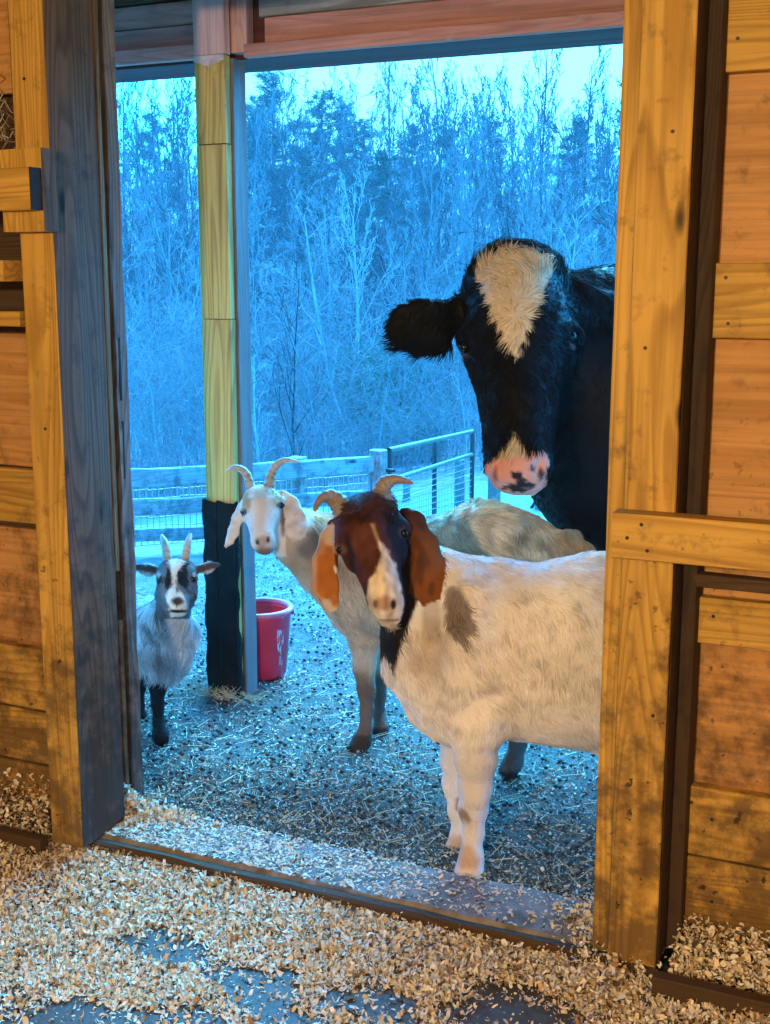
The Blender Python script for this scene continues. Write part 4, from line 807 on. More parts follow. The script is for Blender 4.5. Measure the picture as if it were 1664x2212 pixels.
def len_pyg(P):
    u, v, w = LP.uv(P); l = np.ones(len(P)) * 1.1; l[(v < 1310)] = .34; l[(v > 1288) & (v < 1336) & (u > 350) & (u < 416)] = .16; l[v > 1480] = .3; l[(u < 300) & (v < 1400)] = 1; l[((u < 338) | (u > 428)) & (v < 1240)] = .25; return l
eyesP = [(at(350, 1252, Dp - .030), .014), (at(416, 1251, Dp - .030), .014), (at(383, 1320, Dp - .105), .024)]
fur('coat', s, G, 60000, .042, .0009, col_pyg, dir_pyg, 4, noeye(eyesP), .3, .45, lenfn=len_pyg, var=.3)
for p, r_ in eyesP[:2]: ball('eye', p, .0125, EYE, G)
for x in ((364, 1222), (361, 1203), (357, 1175), (349, 1156)), ((399, 1222), (401, 1203), (406, 1175), (412, 1153)): horn([N_(*x[0], Dp + .01, 11), N_(*x[1], Dp, 10), N_(*x[2], Dp + .01, 8.5), N_(*x[3], Dp + .03, 3.5)], G, (.46, .38, .26), (.50, .50, .50), 7, .05)

# ------------------------------------------------------------------ cow
cw = at(1420, 930, 4.2); G = thing('cow', 'big black cow with cream forehead blaze and pink spotted muzzle looking in from the right', 'cow', (cw[0] + .5, cw[1] + .2, 0))
s = Skin(); A = 3.62; LW = Loc(1118, 780, A)
s.cone(N_(1120, 625, A + .12, 96), N_(1118, 735, A + .06, 114), .05)
s.cone(N_(1118, 735, A + .06, 108), N_(1120, 985, A - .10, 66), .06)
s.cone(N_(1118, 640, A + .04, 62), N_(1118, 960, A - .13, 44), .06)
ell_px(s, 1124, 580, A + .13, 86, 44, 70, .05); ell_px(s, 1040, 632, A + .12, 38, 46, 44, .05); ell_px(s, 1122, 1010, A - .13, 73, 50, 66, .04); ell_px(s, 1122, 1042, A - .11, 52, 24, 48, .03)
s.cone(N_(1125, 840, A + .16, 96), N_(1122, 1010, A - .02, 52), .05)
ell_px(s, 1012, 728, A + .03, 24, 20, 24, .03); ell_px(s, 1224, 716, A + .03, 24, 20, 24, .03)
ell_px(s, 1004, 750, A + .012, 12, 10, 16, .008, op='S'); ell_px(s, 1233, 729, A + .012, 12, 10, 16, .008, op='S')
ell_px(s, 1077, 1006, A - .205, 8, 22, 18, .012, rot=.5, op='S'); ell_px(s, 1166, 1006, A - .205, 9, 20, 18, .012, rot=-.5, op='S')
s.chain([N_(1066, 1046, A - .16, 2.5), N_(1122, 1058, A - .185, 2.5), N_(1178, 1046, A - .16, 2.5)], .01, op='S')
es = (frame(908, 710, A)[2] + UP * .25, .22)
s.chain([N_(1000, 662, A + .14, 26), N_(965, 690, A + .13, 36), N_(918, 706, A + .12, 56), N_(882, 706, A + .11, 50)], .02, es)
s.cone(N_(938, 735, A + .12, 30), N_(958, 742, A + .13, 20), .02, es)
s.chain([N_(1238, 655, A + .2, 26), N_(1275, 676, A + .22, 38), N_(1320, 690, A + .25, 52)], .02, es)
s.cone(N_(1175, 740, A + .26, 118), (cw, 300 * 4.2 / F), .06); s.chain([N_(1185, 640, A + .2, 52), N_(1290, 668, 4.0, 80), N_(1400, 655, 4.2, 88), N_(1560, 660, 4.6, 90)], .06)
rp = cw + np.array([1.55, .55, .02]); s.cone((cw, .47), (rp, .46), .1)
for bx_, dx_, dy_ in ((cw, -.02, -.17), (cw, .12, .22), (rp, 0, -.22), (rp, .15, .22)):
    x_, y_ = bx_[0] + dx_ + .05, max(bx_[1] + dy_, 3.92 if bx_ is cw else 0)
    s.chain([((x_, y_, .85), .16), ((x_, y_, .50), .085), ((x_ + .01, y_, .42), .075), ((x_, y_, .20), .05), ((x_, y_, .09), .065), ((x_ - .02, y_ - .01, .045), .072)], .04)
def col_cow(P):
    u, v, w = LW.uv(P); c = np.tile([.0038, .0040, .0050], (len(P), 1)); fr = (w < .16)
    b_ = [(1022, 584), (1046, 562), (1078, 548), (1110, 542), (1148, 544), (1192, 562), (1190, 592), (1166, 640), (1144, 705), (1124, 756), (1114, 782), (1104, 762), (1084, 720), (1054, 662), (1040, 620)]
    cb = patch(c, (.70, .57, .38), u, v, P, b_, 3, 7, 60); cb = patch(cb, (.62, .52, .34), u, v, P, [(1113, 926), (1130, 948), (1146, 964), (1130, 985), (1080, 985), (1084, 968), (1098, 948)], 3, 4, 60)
    mz = [(1058, 985), (1080, 974), (1113, 968), (1150, 962), (1178, 961), (1186, 985), (1176, 1010), (1186, 1030), (1200, 1044), (1180, 1062), (1120, 1074), (1062, 1062), (1044, 1045), (1050, 1020)]
    cb = patch(cb, (.72, .34, .26), u, v, P, mz, 2, 2, 60); m = patch(cb, (.70, .50, .44), u, v, P, [(1040, 1030), (1060, 1040), (1120, 1062), (1180, 1040), (1205, 1040), (1180, 1080), (1060, 1080)], 5, 4, 60, .8); cb = np.where((poly_sd(u, v, mz) < 0)[:, None], m, cb)
    for (a, d_, rx, ry) in ((1149, 994, 6, 6), (1120, 1009, 12, 9), (1115, 1034, 15, 10), (1140, 1031, 15, 9), (1128, 1024, 12, 8), (1098, 1036, 9, 6), (1130, 1040, 18, 5)): cb = spot(cb, (.02, .02, .022), u, v, P, a, d_, rx, ry, .15, .45, 90)
    cb = spot(cb, (.25, .18, .17), u, v, P, 1140, 1037, 8, 4, .3, .4, 90, .6); cb = spot(cb, (.20, .05, .045), u, v, P, 1076, 1008, 5, 17, .4, .1, 60, .85); cb = spot(cb, (.12, .10, .12), u, v, P, 1006, 764, 7, 5, .5, .2, 60); cb = spot(cb, (.12, .10, .14), u, v, P, 1228, 744, 8, 5, .5, .2, 60); cb = spot(cb, (.04, .015, .02), u, v, P, 1168, 1008, 6, 13, .4, .1, 60, .95)
    return np.where(fr[:, None], cb, c)
CSKIN = chip_mat('cow skin', .6); CHAIR = hair_mat('cow hair', .65); CHAIR.node_tree.nodes['Principled BSDF'].inputs['Specular IOR Level'].default_value = .12; o = s.build('body', .0105, CSKIN, G, (.006, 12)); colour(o, s, col_cow)
def dir_cow(P, Nn):
    u, v, w = LW.uv(P); q = P - at(1116, 680, A - .05); d = q - LW.f[2] * (q @ LW.f[2])[:, None]; nrm = np.linalg.norm(d, axis=1, keepdims=True); d = d / np.maximum(nrm, 1e-4)
    out = np.tile([.2, .2, -1.0], (len(P), 1)); hd_ = (u > 985) & (u < 1245) & (v < 820) & (w < .2); out[hd_] = d[hd_]; er = (u < 985) & (v < 800); out[er] = [-.7, 0, -.7]; return out
def len_cow(P):
    u, v, w = LW.uv(P); l = np.ones(len(P)) * .45; l[(v < 800) & (v > 530) & (u > 1000) & (u < 1240)] = .44; l[(v < 600) & (u < 1250)] = .8; l[v > 960] = .3; l[(u < 985) & (v > 730)] = .9; l[(u > 1230) & (v < 700)] = 1; return l
mzs = lambda C_, Nn: (lambda uv: np.where((poly_sd(uv[0], uv[1], [(1060, 990), (1080, 979), (1113, 972), (1180, 964), (1182, 985), (1174, 1010), (1184, 1030), (1192, 1040), (1120, 1060), (1062, 1048), (1056, 1020)]) < 0) & (uv[2] < .1), 0, 1.0) * np.where((uv[0] < 1260) & (uv[2] < .35), 5.0, 1.0))(LW.uv(C_))
eyesW = [(at(1003, 750, A + .005), .030), (at(1233, 729, A + .005), .030)]; ne = noeye(eyesW)
fur('coat', s, G, 80000, .055, .0011, col_cow, dir_cow, 5, lambda C_, Nn: mzs(C_, Nn) * ne(C_, Nn), .22, .5, lenfn=len_cow, var=.42, mat=CHAIR)
for p, r_ in eyesW: ball('eye', p, .019, EYE, G)
# ================================================================== bucket
bk_p = aty(563, 1500, 4.235) * [1, 1, 0]
bk = thing('bucket', 'deep red plastic bucket with wire handle standing beside the porch post', 'bucket', tuple(bk_p))
def lathe(prof, n=48):
    V = [(r_ * math.cos(2 * math.pi * j / n), r_ * math.sin(2 * math.pi * j / n), z_) for r_, z_ in prof for j in range(n)]
    return V, [(i * n + j, i * n + (j + 1) % n, i * n + n + (j + 1) % n, i * n + n + j) for i in range(len(prof) - 1) for j in range(n)]
def bucket_mat():
    m, t, b = new_mat('red plastic'); n = noise(t, coords(t, (1, 1, 1)), 9, 6, .7)
    c = ramp(t, n, [(.3, (.46, .012, .035)), (.6, (.68, .020, .065)), (.8, (.60, .09, .12))]); t.links.new(c, b.inputs['Base Color']); b.inputs['Roughness'].default_value = .35; return m
BM = bucket_mat(); bx, by, bh = .108, .135, .285
prof = [(0.001, .0), (bx - .01, 0), (bx, .012), (.130, bh - .035), (.132, bh - .03), (.130, bh - .012)]
V, Fc = lathe(prof + [(.126, bh - .012), (.124, bh - .03), (bx - .008, .014), (.001, .012)])
o = mesh_obj('body', V, Fc, BM, None, True, tuple(bk_p)); put(o, bk)
rim = [(.130 + .013 * math.cos(a), bh - .008 + .012 * math.sin(a)) for a in np.linspace(-math.pi, math.pi, 13)]
V, Fc = lathe(rim); o = mesh_obj('rim', V, Fc, simple('sun faded red rim', (.62, .12, .20), .4, nscale=12), None, True, tuple(bk_p)); put(o, bk)
hp_ = [bk_p + np.array([.134 * math.cos(a), .134 * math.sin(a) , bh + .002 - .020 * math.sin((a - .5) / 3.0 * math.pi)]) for a in np.linspace(.5, 3.5, 22)]
sweep('handle', hp_, [.0042] * 22, simple('steel wire', (.6, .6, .6), .3, .9), bk, 6)
q = bk_p + np.array([.134 * math.cos(.5), .134 * math.sin(.5), bh - .022]); sweep('handle_ear', [q + [0, 0, -.012], q, q + [0, 0, .01]], [.008, .011, .008], BM, bk, 8)
# peeling label remnant on the side facing the light: plain pale scraps
V, Fc = [], []; rr = np.random.default_rng(3); lp = simple('peeled paper', (.52, .40, .42), .7, nscale=90)
a0 = math.atan2(-.30, .95)
for i in range(26):
    a = a0 + rr.normal(0, .07); z_ = .17 + rr.normal(0, .04); w = rr.uniform(.0012, .006); hgt = rr.uniform(.004, .020); k = len(V)
    for dz in (-hgt, 0, hgt):
        for da in (-w, 0, w):
            jr = 1 + rr.normal(0, .004); rad_ = .108 + .0225 * ((z_ + dz) / .25) + .0022
            V.append((rad_ * math.cos(a + da * 4 * jr), rad_ * math.sin(a + da * 4 * jr), z_ + dz * jr))
    for p in range(2):
        for q in range(2): Fc.append((k + p * 3 + q, k + p * 3 + q + 1, k + p * 3 + q + 4, k + p * 3 + q + 3))
o = mesh_obj('torn_sticker', V, Fc, lp, None, False, tuple(bk_p)); put(o, bk)

# ================================================================== fence beyond the yard
def rail_between(name, a, b, h, th, mat, parent):
    a, b = np.asarray(a, float), np.asarray(b, float); d = b - a; l = np.linalg.norm(d)
    o = board(name, -l / 2, l / 2, -th / 2, th / 2, -h / 2, h / 2, mat, None, axis=0, wob=.004, bev=.006)
    o.rotation_euler = Vector(d).to_track_quat('X', 'Z').to_euler(); o.location = (a + b) / 2; return put(o, parent)
fa = ground_at(120, 1222); fb = ground_at(818, 1166)
fn = thing('rail_fence', 'pale three-rail wooden paddock fence backed with wire mesh', 'fence', tuple(fa))
fdir = (fb - fa); fdir[2] = 0; flen = np.linalg.norm(fdir); fdir /= flen
npost = 5
fpos = [fa + (fb - fa) * t for t in (0, .26, .468, .735)]
heights = {'t': 1.03, 'm': .62, 'b': .22}
def topz(px, py, base):      # height of the point above base that is seen at row py
    d = depth(base); return at(px, py, d)[2]
def colrow(p):
    q = np.asarray(p) - C0; z = q @ FW; return CX + F * (q @ RT) / z
def pt_on(px_t, row):
    p = fa + (fb - fa) * px_t; return np.array([p[0], p[1], topz(colrow(p), row, p)])
rows = [((1037, 998), .110), ((1099, 1070), .095), ((1161, 1133), .075)]
for i in range(3):
    t0, t1 = [(-.25, .468), (.468, .99), (.99, 1.0)][i] if i < 2 else (-.25, .99)
for (ra, rb_), hh in rows:
    for (ta, tb) in ((-.1, .468), (.472, .99)):
        pa, pb = pt_on(ta, ra + (rb_ - ra) * ta), pt_on(tb, ra + (rb_ - ra) * tb)
        rail_between('rail', pa, pb, hh, .045, M['fence'], fn)
for t in (.1, .468, .735):
    p = fa + (fb - fa) * t; z1 = pt_on(t, 1037 - 39 * t)[2] + .07; z0 = float(gz(p[0], p[1])) - .15
    q = p + np.array([fdir[1], -fdir[0], 0]) * -.07 * (1 if t != .468 else -.6)
    board('post', q[0] - .05, q[0] + .05, q[1] - .05, q[1] + .05, z0, z1, M['fence_v'], fn)
# wire mesh
ws = []; back = np.array([-fdir[1], fdir[0], 0]) * .03
for k in range(62):
    t = -.1 + 1.09 * k / 61; a = pt_on(t, 1045 - 45 * t) + back; b_ = pt_on(t, 1190 - 50 * t) + back; ws.append([*b_, .0032, *a, .0032])
for k in range(8):
    s = k / 7; 
    for i in range(12):
        ta, tb = -.1 + 1.09 * i / 12, -.1 + 1.09 * (i + 1) / 12
        pa = pt_on(ta, 1045 - 45 * ta) * (1 - s) + pt_on(ta, 1190 - 50 * ta) * s + back; pb = pt_on(tb, 1045 - 45 * tb) * (1 - s) + pt_on(tb, 1190 - 50 * tb) * s + back
        pa[2] += random.uniform(-.008, .008); ws.append([*pa, .0035, *pb, .0035])
V, Q_ = tubes(ws, 4); put(mesh_obj('wire_mesh', V, Q_, simple('zinc wire', (.45, .47, .48), .6, .2)), fn)
# round posts
def round_post(px, ytop, base, rad, label, name='fence_post'):
    p = base; zt = topz(px, ytop, base); n = 14; V = []; Fc = []
    hs = np.linspace(-.2, zt - p[2], 9)
    for i, h in enumerate(hs):
        for j in range(n):
            a = 2 * math.pi * j / n; rr_ = rad * (1 + .05 * math.sin(j * 2.1 + h * 3)) ; V.append((p[0] + rr_ * math.cos(a), p[1] + rr_ * math.sin(a), p[2] + h))
    for i in range(len(hs) - 1):
        for j in range(n): k = (j + 1) % n; Fc.append((i * n + j, i * n + k, i * n + n + k, i * n + n + j))
    Fc.append(tuple(range((len(hs) - 1) * n, len(hs) * n)))
    V = np.array(V) - p
    o = mesh_obj(name, V, Fc, M['fence_v'], None, False, tuple(p)); return tag(o, label, 'fence post')
round_post(819, 967, fb, .062, 'weathered round post where the rail fence meets the gate')
g1 = ground_at(992, 1104); round_post(992, 990, g1, .058, 'weathered round post standing behind the open gate')
# ------------------------------------------------------------------ gate
ga, gm_, gb = ground_at(840, 1148), ground_at(938, 1120), ground_at(1019, 1097)
gt = thing('metal_gate', 'tall black metal frame gate with two pale-topped rails and wire infill', 'gate', tuple(ga))
black = simple('black painted steel', (.012, .013, .016), .35, spec=.5); bar = simple('weathered steel bar', (.07, .08, .085), .4, .3, nscale=8)
def up(px, row, base): return np.array([base[0], base[1], topz(px, row, base)])
for (px, base, r0) in ((840, ga, 966), (938, gm_, 952), (1019, gb, 925)):
    a = up(px, r0, base); V, Q_ = tubes([[*(base + [0, 0, -.02]), .028, *a, .028]], 8); put(mesh_obj('upright', V, Q_, black, smooth=True), gt)
for (ra, rb_) in ((968, 928), (1036, 978)):
    pa, pb = up(840, ra, ga), up(1019, rb_, gb); V, Q_ = tubes([[*pa, .023, *pb, .023]], 8); put(mesh_obj('crossbar', V, Q_, bar, smooth=True), gt)
ws = []
def gp(t, s):   # t along, s 0 lower crossbar .. 1 ground
    top = up(840, 1036, ga) * (1 - t) + up(1019, 978, gb) * t; bot = (ga * (1 - t) + gb * t) + np.array([0, 0, .04]); return top * (1 - s) + bot * s
for s in np.linspace(.14, 1, 8): ws.append([*gp(0, s), .0045, *gp(1, s), .0045])
for t in np.linspace(0, 1, 52): ws.append([*gp(t, .45), .0028, *gp(t, 1), .0028])
V, Q_ = tubes(ws, 4); put(mesh_obj('wire_infill', V, Q_, simple('grey wire', (.14, .15, .16), .6, .2)), gt)
q = up(833, 1010, fb); V, Q_ = tubes([[*(q + [-.1, 0, 0]), .012, *(q + [.12, 0, 0]), .012], [*(q + [.04, 0, -.05]), .025, *(q + [.04, 0, .05]), .025]], 6); put(mesh_obj('hinge', V, Q_, black), gt)

# far field posts seen under the cow's muzzle and by the fence
for px, r0, r1, rad in ((1067, 1025, 1096, .075), (1170, 1040, 1098, .075), (878, 1030, 1080, .05)):
    b_ = ground_at(px, r1); round_post(px, r0, b_, rad, {1067: 'dark far post visible just below the cow muzzle', 1170: 'far post standing in the grass left of the cow chest', 878: 'thin far post seen through the gate wires'}[px])
b_ = ground_at(1148, 1098); t_ = up(1160, 1062, b_); V, Q_ = tubes([[*b_, .02, *(t_ + [.1, 0, 0]), .018]], 6)
tag(mesh_obj('stake', V - b_, Q_, black, loc=tuple(b_)), 'thin dark leaning stake between the two far posts', 'stake')

# ================================================================== woods
def bark(name, col, amt=.35):
    return simple(name, col, .85, 0, 18, amt, .4, .15)
BK = [bark('pale bark', (.22, .215, .205)), bark('grey bark', (.080, .078, .075)), bark('dark bark', (.03, .028, .028)), bark('white bark', (.42, .41, .40))]
def grow(seed, H, spread=.5, forks=(3, 5), levels=4, r0=.06, tmin=.006, upw=.25, straight=.08, lean=0, first=.25, ratio=.62, nb=9):
    rd = random.Random(seed); tr, cr_ = [], []
    def norm(v): return v / np.linalg.norm(v)
    def branch(p, d, L_, r_, lev):
        n = 6 if lev == 0 else (4 if lev < 3 else 3); pts = [p]; rs = [r_]; dd = d.copy(); cur = p.copy()
        for i in range(n):
            dd = norm(dd + np.array([rd.gauss(0, straight * (1 + lev * .7)), rd.gauss(0, straight * (1 + lev * .7)), rd.gauss(0, straight) + (upw * .25 if lev else .02)]))
            cur = cur + dd * L_ / n; pts.append(cur.copy()); rs.append(max(tmin, r_ * (1 - (.75 if lev == 0 else .8) * (i + 1) / n)))
        (tr if lev == 0 else cr_).extend(path_segs(pts, rs))
        if lev >= levels: return
        k = nb if lev == 0 else rd.randint(*forks)
        for j in range(k):
            s = (first + (1 - first) * (j + rd.random() * .8) / k) if lev == 0 else (.25 + .75 * (j + rd.random()) / k)
            s = min(s, .98); x = s * n; i = int(x); f = x - i; q = pts[i] * (1 - f) + pts[min(i + 1, n)] * f; tdir = norm(pts[min(i + 1, n)] - pts[i])
            a = rd.uniform(0, 2 * math.pi); side = norm(np.cross(tdir, [math.cos(a), math.sin(a), .3])); ang = spread * rd.uniform(.7, 1.3)
            nd = norm(tdir * math.cos(ang) + side * math.sin(ang)); rr_ = max(tmin, (rs[i] * (1 - f) + rs[min(i + 1, n)] * f) * rd.uniform(.45, .7))
            ll = L_ * ratio * rd.uniform(.7, 1.15) * ((1.15 - s * .65) if lev == 0 else (1 - .35 * s)) * (.62 if lev == 0 else .8)
            branch(q, nd, ll, rr_, lev + 1)
    branch(np.zeros(3), norm(np.array([lean, 0, 1.0])), H, r0, 0)
    return tr, cr_
def tree_proto(seed, mat, label, cat='tree', name='bare_tree', **kw):
    tr, cr_ = grow(seed, **kw); root = thing(name, label, cat)
    V, Q_ = tubes(tr, 6); a = mesh_obj('trunk', V, Q_, mat, root, True); V, Q_ = tubes(cr_, 3); b_ = mesh_obj('branches', V, Q_, mat, root, False)
    return root
def copy_tree(root, loc, rz, sc, mat=None, label=None, group=None):
    c = root.copy(); COL.objects.link(c); c.location = loc; c.rotation_euler = (0, 0, rz); c.scale = sc if hasattr(sc, '__len__') else (sc, sc, sc)
    if label: c['label'] = label
    if group: c['group'] = group
    for ch in root.children:
        k = ch.copy(); COL.objects.link(k); k.parent = c; 
        if mat:
            k.material_slots[0].link = 'OBJECT'; k.material_slots[0].material = mat
    return c
protos = []
for s, kw in enumerate([dict(H=7.5, spread=.42, r0=.075, nb=13, levels=4, upw=.35, first=.35), dict(H=8, spread=.38, r0=.07, nb=12, levels=4, upw=.45, first=.40),
                        dict(H=6.5, spread=.55, r0=.065, nb=13, levels=4, upw=.25, first=.25), dict(H=8.5, spread=.33, r0=.08, nb=14, levels=4, upw=.5, first=.45),
                        dict(H=6, spread=.65, r0=.06, nb=12, levels=4, upw=.1, first=.18, straight=.12)]):
    protos.append(tree_proto(100 + s, BK[1], 'x', tmin=.009, forks=(3, 5), **kw))
sap = [tree_proto(200 + s, BK[0], 'x', H=3.6, spread=.55 + .1 * s, r0=.03, nb=13, levels=3, upw=.3, first=.12, tmin=.0038, forks=(3, 4)) for s in range(3)]
GRP = 'bare winter trees massed on the hillside'
rt_ = random.Random(11); used = {}
def place(proto, loc, rz, sc, mat, label, group=None):
    if proto.name not in used:
        used[proto.name] = 1; proto.location = loc; proto.rotation_euler = (0, 0, rz); proto.scale = sc if hasattr(sc, '__len__') else (sc,) * 3; proto['label'] = label
        if group: proto['group'] = group
        for ch in proto.children: ch.material_slots[0].link = 'OBJECT'; ch.material_slots[0].material = mat
        return proto
    return copy_tree(proto, loc, rz, sc, mat, label, group)
def on_ground(px, dist):
    """point on the terrain in the direction of column px at horizontal distance dist"""
    a = PSI - math.atan((px - CX) / (F * math.cos(PIT) * 1.02)); x_, y_ = -math.sin(a) * dist, math.cos(a) * dist
    return (x_, y_, float(gz(x_, y_)) - .1)
def height_for(px, row, loc):   # tree height so that its top shows at picture row
    d = depth(np.array(loc)); return at(px, row, d)[2] - loc[2]
# mass of trees, far to near
ANCH = ((300, 'beside the left door jamb'), (395, 'in the gap left of the porch post'), (500, 'hidden partly by the porch post'), (600, 'just right of the porch post'), (700, 'above the cream goat horns'), (800, 'above the round fence post'), (900, 'above the metal gate'), (1000, 'over the cow ear'), (1120, 'over the cow poll'), (1200, 'over the cow brow'), (1260, 'right of the cow head'), (1320, 'over the cow back'), (1500, 'by the right doorway'))
FAR = {66: 'farthest bare tree on skyline', 54: 'far bare tree below skyline', 44: 'bare tree midway up hillside', 36: 'bare tree low on hillside', 30: 'bare tree at front of wood'}
def far_label(px, dist, w, bkn): return ('narrow ' if w < .92 else 'broad ' if w > 1.0 else '') + bkn + ' ' + FAR[dist].replace('bare ', '') + ' ' + next(t for a, t in ANCH if px < a)
bands = [(66, 34, (195, 285), 2), (54, 34, (215, 330), 1), (44, 30, (260, 400), 1), (36, 26, (330, 520), 0), (30, 22, (420, 640), 0)]
for dist, cnt, (ra, rb_), mi in bands:
    for k in range(cnt):
        px = 215 + (1390 - 215) * (k + rt_.random()) / cnt; dd = dist * rt_.uniform(.9, 1.12); loc = on_ground(px, dd)
        row = rt_.uniform(ra, rb_); hgt = height_for(px, row, loc); pr_ = rt_.choice(protos); h0 = {0: 7.5, 1: 8, 2: 6.5, 3: 8.5, 4: 6}[protos.index(pr_)]
        sc = max(.5, hgt / h0); w = sc * rt_.uniform(.8, 1.1)
        bk_ = rt_.choice([BK[mi], BK[max(0, mi - 1)], BK[1]]); place(pr_, loc, rt_.uniform(0, 6.28), (w, w, sc), bk_, far_label(px, dist, w / sc, {0: 'pale', 1: 'grey', 2: 'dark', 3: 'white'}[BK.index(bk_)]), GRP)
# trees that stand out
hero = [(845, 55, 138, 3, 1, 'tall fine-twigged tree whose crown stands against the white sky left of the cow poll'),
        (945, 57, 135, 1, 1, 'second tall bare tree touching the beam, right of the tallest fan-shaped crown'),
        (1158, 50, 132, 3, 2, 'narrow pointed bare tree rising into the sky straight above the cow'),
        (1272, 50, 170, 1, 2, 'bare tree against the sky between the cow and the right doorway trim'),
        (1345, 16, 90, 2, 1, 'nearby bare tree whose twigs poke in at the top right corner of the view'),
        (1180, 33, 330, 0, 0, 'pale slender tree with upswept limbs directly behind the cow head'),
        (775, 27, 470, 3, 3, 'white-barked straight tree standing behind the round fence post'),
        (605, 24, 430, 4, 0, 'crooked pale tree with long limbs sweeping right, just right of the porch post'),
        (655, 25, 560, 4, 0, 'low spreading pale tree behind the cream goat horns'),
        (395, 45, 190, 3, 1, 'tall bare tree filling the sky left of the porch post'),
        (305, 48, 205, 1, 1, 'bare tree against the sky beside the left door jamb')]
for px, dist, row, pi, mi, lb in hero:
    loc = on_ground(px, dist); hgt = height_for(px, row, loc); h0 = {0: 7.5, 1: 8, 2: 6.5, 3: 8.5, 4: 6}[pi]; sc = hgt / h0
    place(protos[pi], loc, px * .37, (sc * .9, sc * .9, sc), BK[mi], lb)
sd = [(440, 17.5, 640, 0, 'pale young tree with a fan of bare branches behind the fence left of the post'), (560, 19, 760, 1, 'young pale sapling right behind the porch post side board'),
      (700, 20, 700, 2, 'pale sapling above the cream goat right horn'), (900, 21, 770, 0, 'pale sapling left of the cow ear and above the gate'), (1010, 19, 820, 1, 'thin sapling showing between gate and cow face'),
      (330, 19, 700, 2, 'thin sapling by the left door jamb'), (820, 18.5, 800, 2, 'bushy pale sapling over the round fence post'), (1290, 22, 500, 0, 'pale sapling right of the cow head'), (1240, 24, 480, 1, 'upright sapling above the cow shoulder')]
for px, dist, row, pi, lb in sd:
    loc = on_ground(px, dist); hgt = height_for(px, row, loc); sc = hgt / 3.6
    q = place(sap[pi], loc, px * .61, sc, BK[0] if pi != 1 else BK[3], lb); q['category'] = 'sapling'
    q.rotation_euler[1] = -.16 if px == 440 else rt_.uniform(-.08, .08)
rs = random.Random(77); SB = bark('pale sapling bark', (.27, .265, .25))
for k in range(30):
    px = 225 + 1160 * (k + rs.random()) / 30; dist = rs.uniform(19.5, 32); loc = on_ground(px, dist); row = rs.uniform(430, 800); hgt = height_for(px, row, loc); sc = max(.4, hgt / 3.6); mt = rs.choice([SB, BK[0], BK[2]])
    q = place(sap[k % 3], loc, rs.uniform(0, 6.28), (sc * rs.uniform(.8, 1.2),) * 2 + (sc,), mt, {0: 'slim', 1: 'bushy', 2: 'spreading'}[k % 3] + {SB.name: ' pale', BK[0].name: ' grey', BK[2].name: ' dark'}[mt.name] + ' sapling ' + ('close behind the fence ' if dist < 24 else 'deeper in the wood ') + next(t for a, t in ANCH if px < a), 'saplings along the edge of the wood'); q['category'] = 'sapling'; q.rotation_euler[1] = rs.uniform(-.2, .2)
# pines: trunk plus tiers of needle clumps
def pine(seed, H=8.0):
    rd = np.random.default_rng(seed); root = thing('pine_tree', 'x', 'pine tree'); tr = []; cl_ = []
    pts = [np.array([.05 * math.sin(i), .05 * math.cos(i * 1.3), H * i / 8]) for i in range(9)]; tr += path_segs(pts, [.13 * (1 - .1 * i) for i in range(9)])
    for i in range(30):
        s = .45 + .55 * i / 29; z_ = H * s; a = rd.uniform(0, 6.28); l = (1.0 - s) * 2.6 + .35; l *= rd.uniform(.6, 1.15)
        p = np.array([0, 0, z_]); e = p + np.array([math.cos(a) * l, math.sin(a) * l, l * rd.uniform(.12, .45)]); mid = (p + e) / 2 + [0, 0, -.08]
        tr += path_segs([p, mid, e], [.03, .018, .008])
        for c in range(int(6 + l * 7)):
            f = rd.uniform(.35, 1.05); c0 = p + (e - p) * f + rd.normal(0, .18, 3) * [1, 1, .22]; cl_.append(c0)
    V, Q_ = tubes(tr, 5); mesh_obj('trunk', V, Q_, BK[1], root, True)
    cl_ = np.array(cl_); n = len(cl_) * 42; c = np.repeat(cl_, 42, 0); d = rd.normal(0, 1, (n, 3)); d[:, 2] = np.abs(d[:, 2]) * .35; d /= np.linalg.norm(d, axis=1, keepdims=True)
    l = rd.uniform(.10, .24, n)[:, None]; a_ = c + rd.normal(0, .05, (n, 3)); e = a_ + d * l; sd_ = np.cross(d, rd.normal(0, 1, (n, 3))); sd_ /= np.linalg.norm(sd_, axis=1, keepdims=True)
    V = np.stack([a_ - sd_ * .011, a_ + sd_ * .011, e], 1).reshape(-1, 3); mesh_obj('needles', V, np.arange(len(V)).reshape(-1, 3), NEED, root); return root
NEED = simple('pine needles', (.045, .075, .045), .7, nscale=3, namt=.4)
pines = [pine(s) for s in (1, 2, 3)]
pn = [(600, 48, 168, 0, 'dark broad-crowned pine, tallest of the pines, right of the porch post'), (700, 50, 205, 1, 'dark pine beside the tallest pine, second from the porch post'), (560, 46, 250, 2, 'dark pine half hidden by the porch post side'),
      (790, 52, 262, 0, 'dark pine under the fan-shaped bare crown'), (660, 43, 320, 1, 'lower pine in front between the two tallest pines'), (1040, 54, 262, 2, 'dark pine behind bare twigs above the cow ear'), (1230, 50, 262, 1, 'dark pine right of the narrow pointed tree'),
      (835, 38, 335, 2, 'greenish small pine in mid wood left of centre'), (560, 60, 230, 1, 'distant pine just right of the porch post'), (740, 58, 240, 2, 'distant pine between the crowns'), (890, 56, 275, 1, 'distant pine below the tall bare trees'), (960, 52, 285, 0, 'distant dark pine above the cow ear'), (350, 56, 250, 0, 'dark pine left of the porch post')]
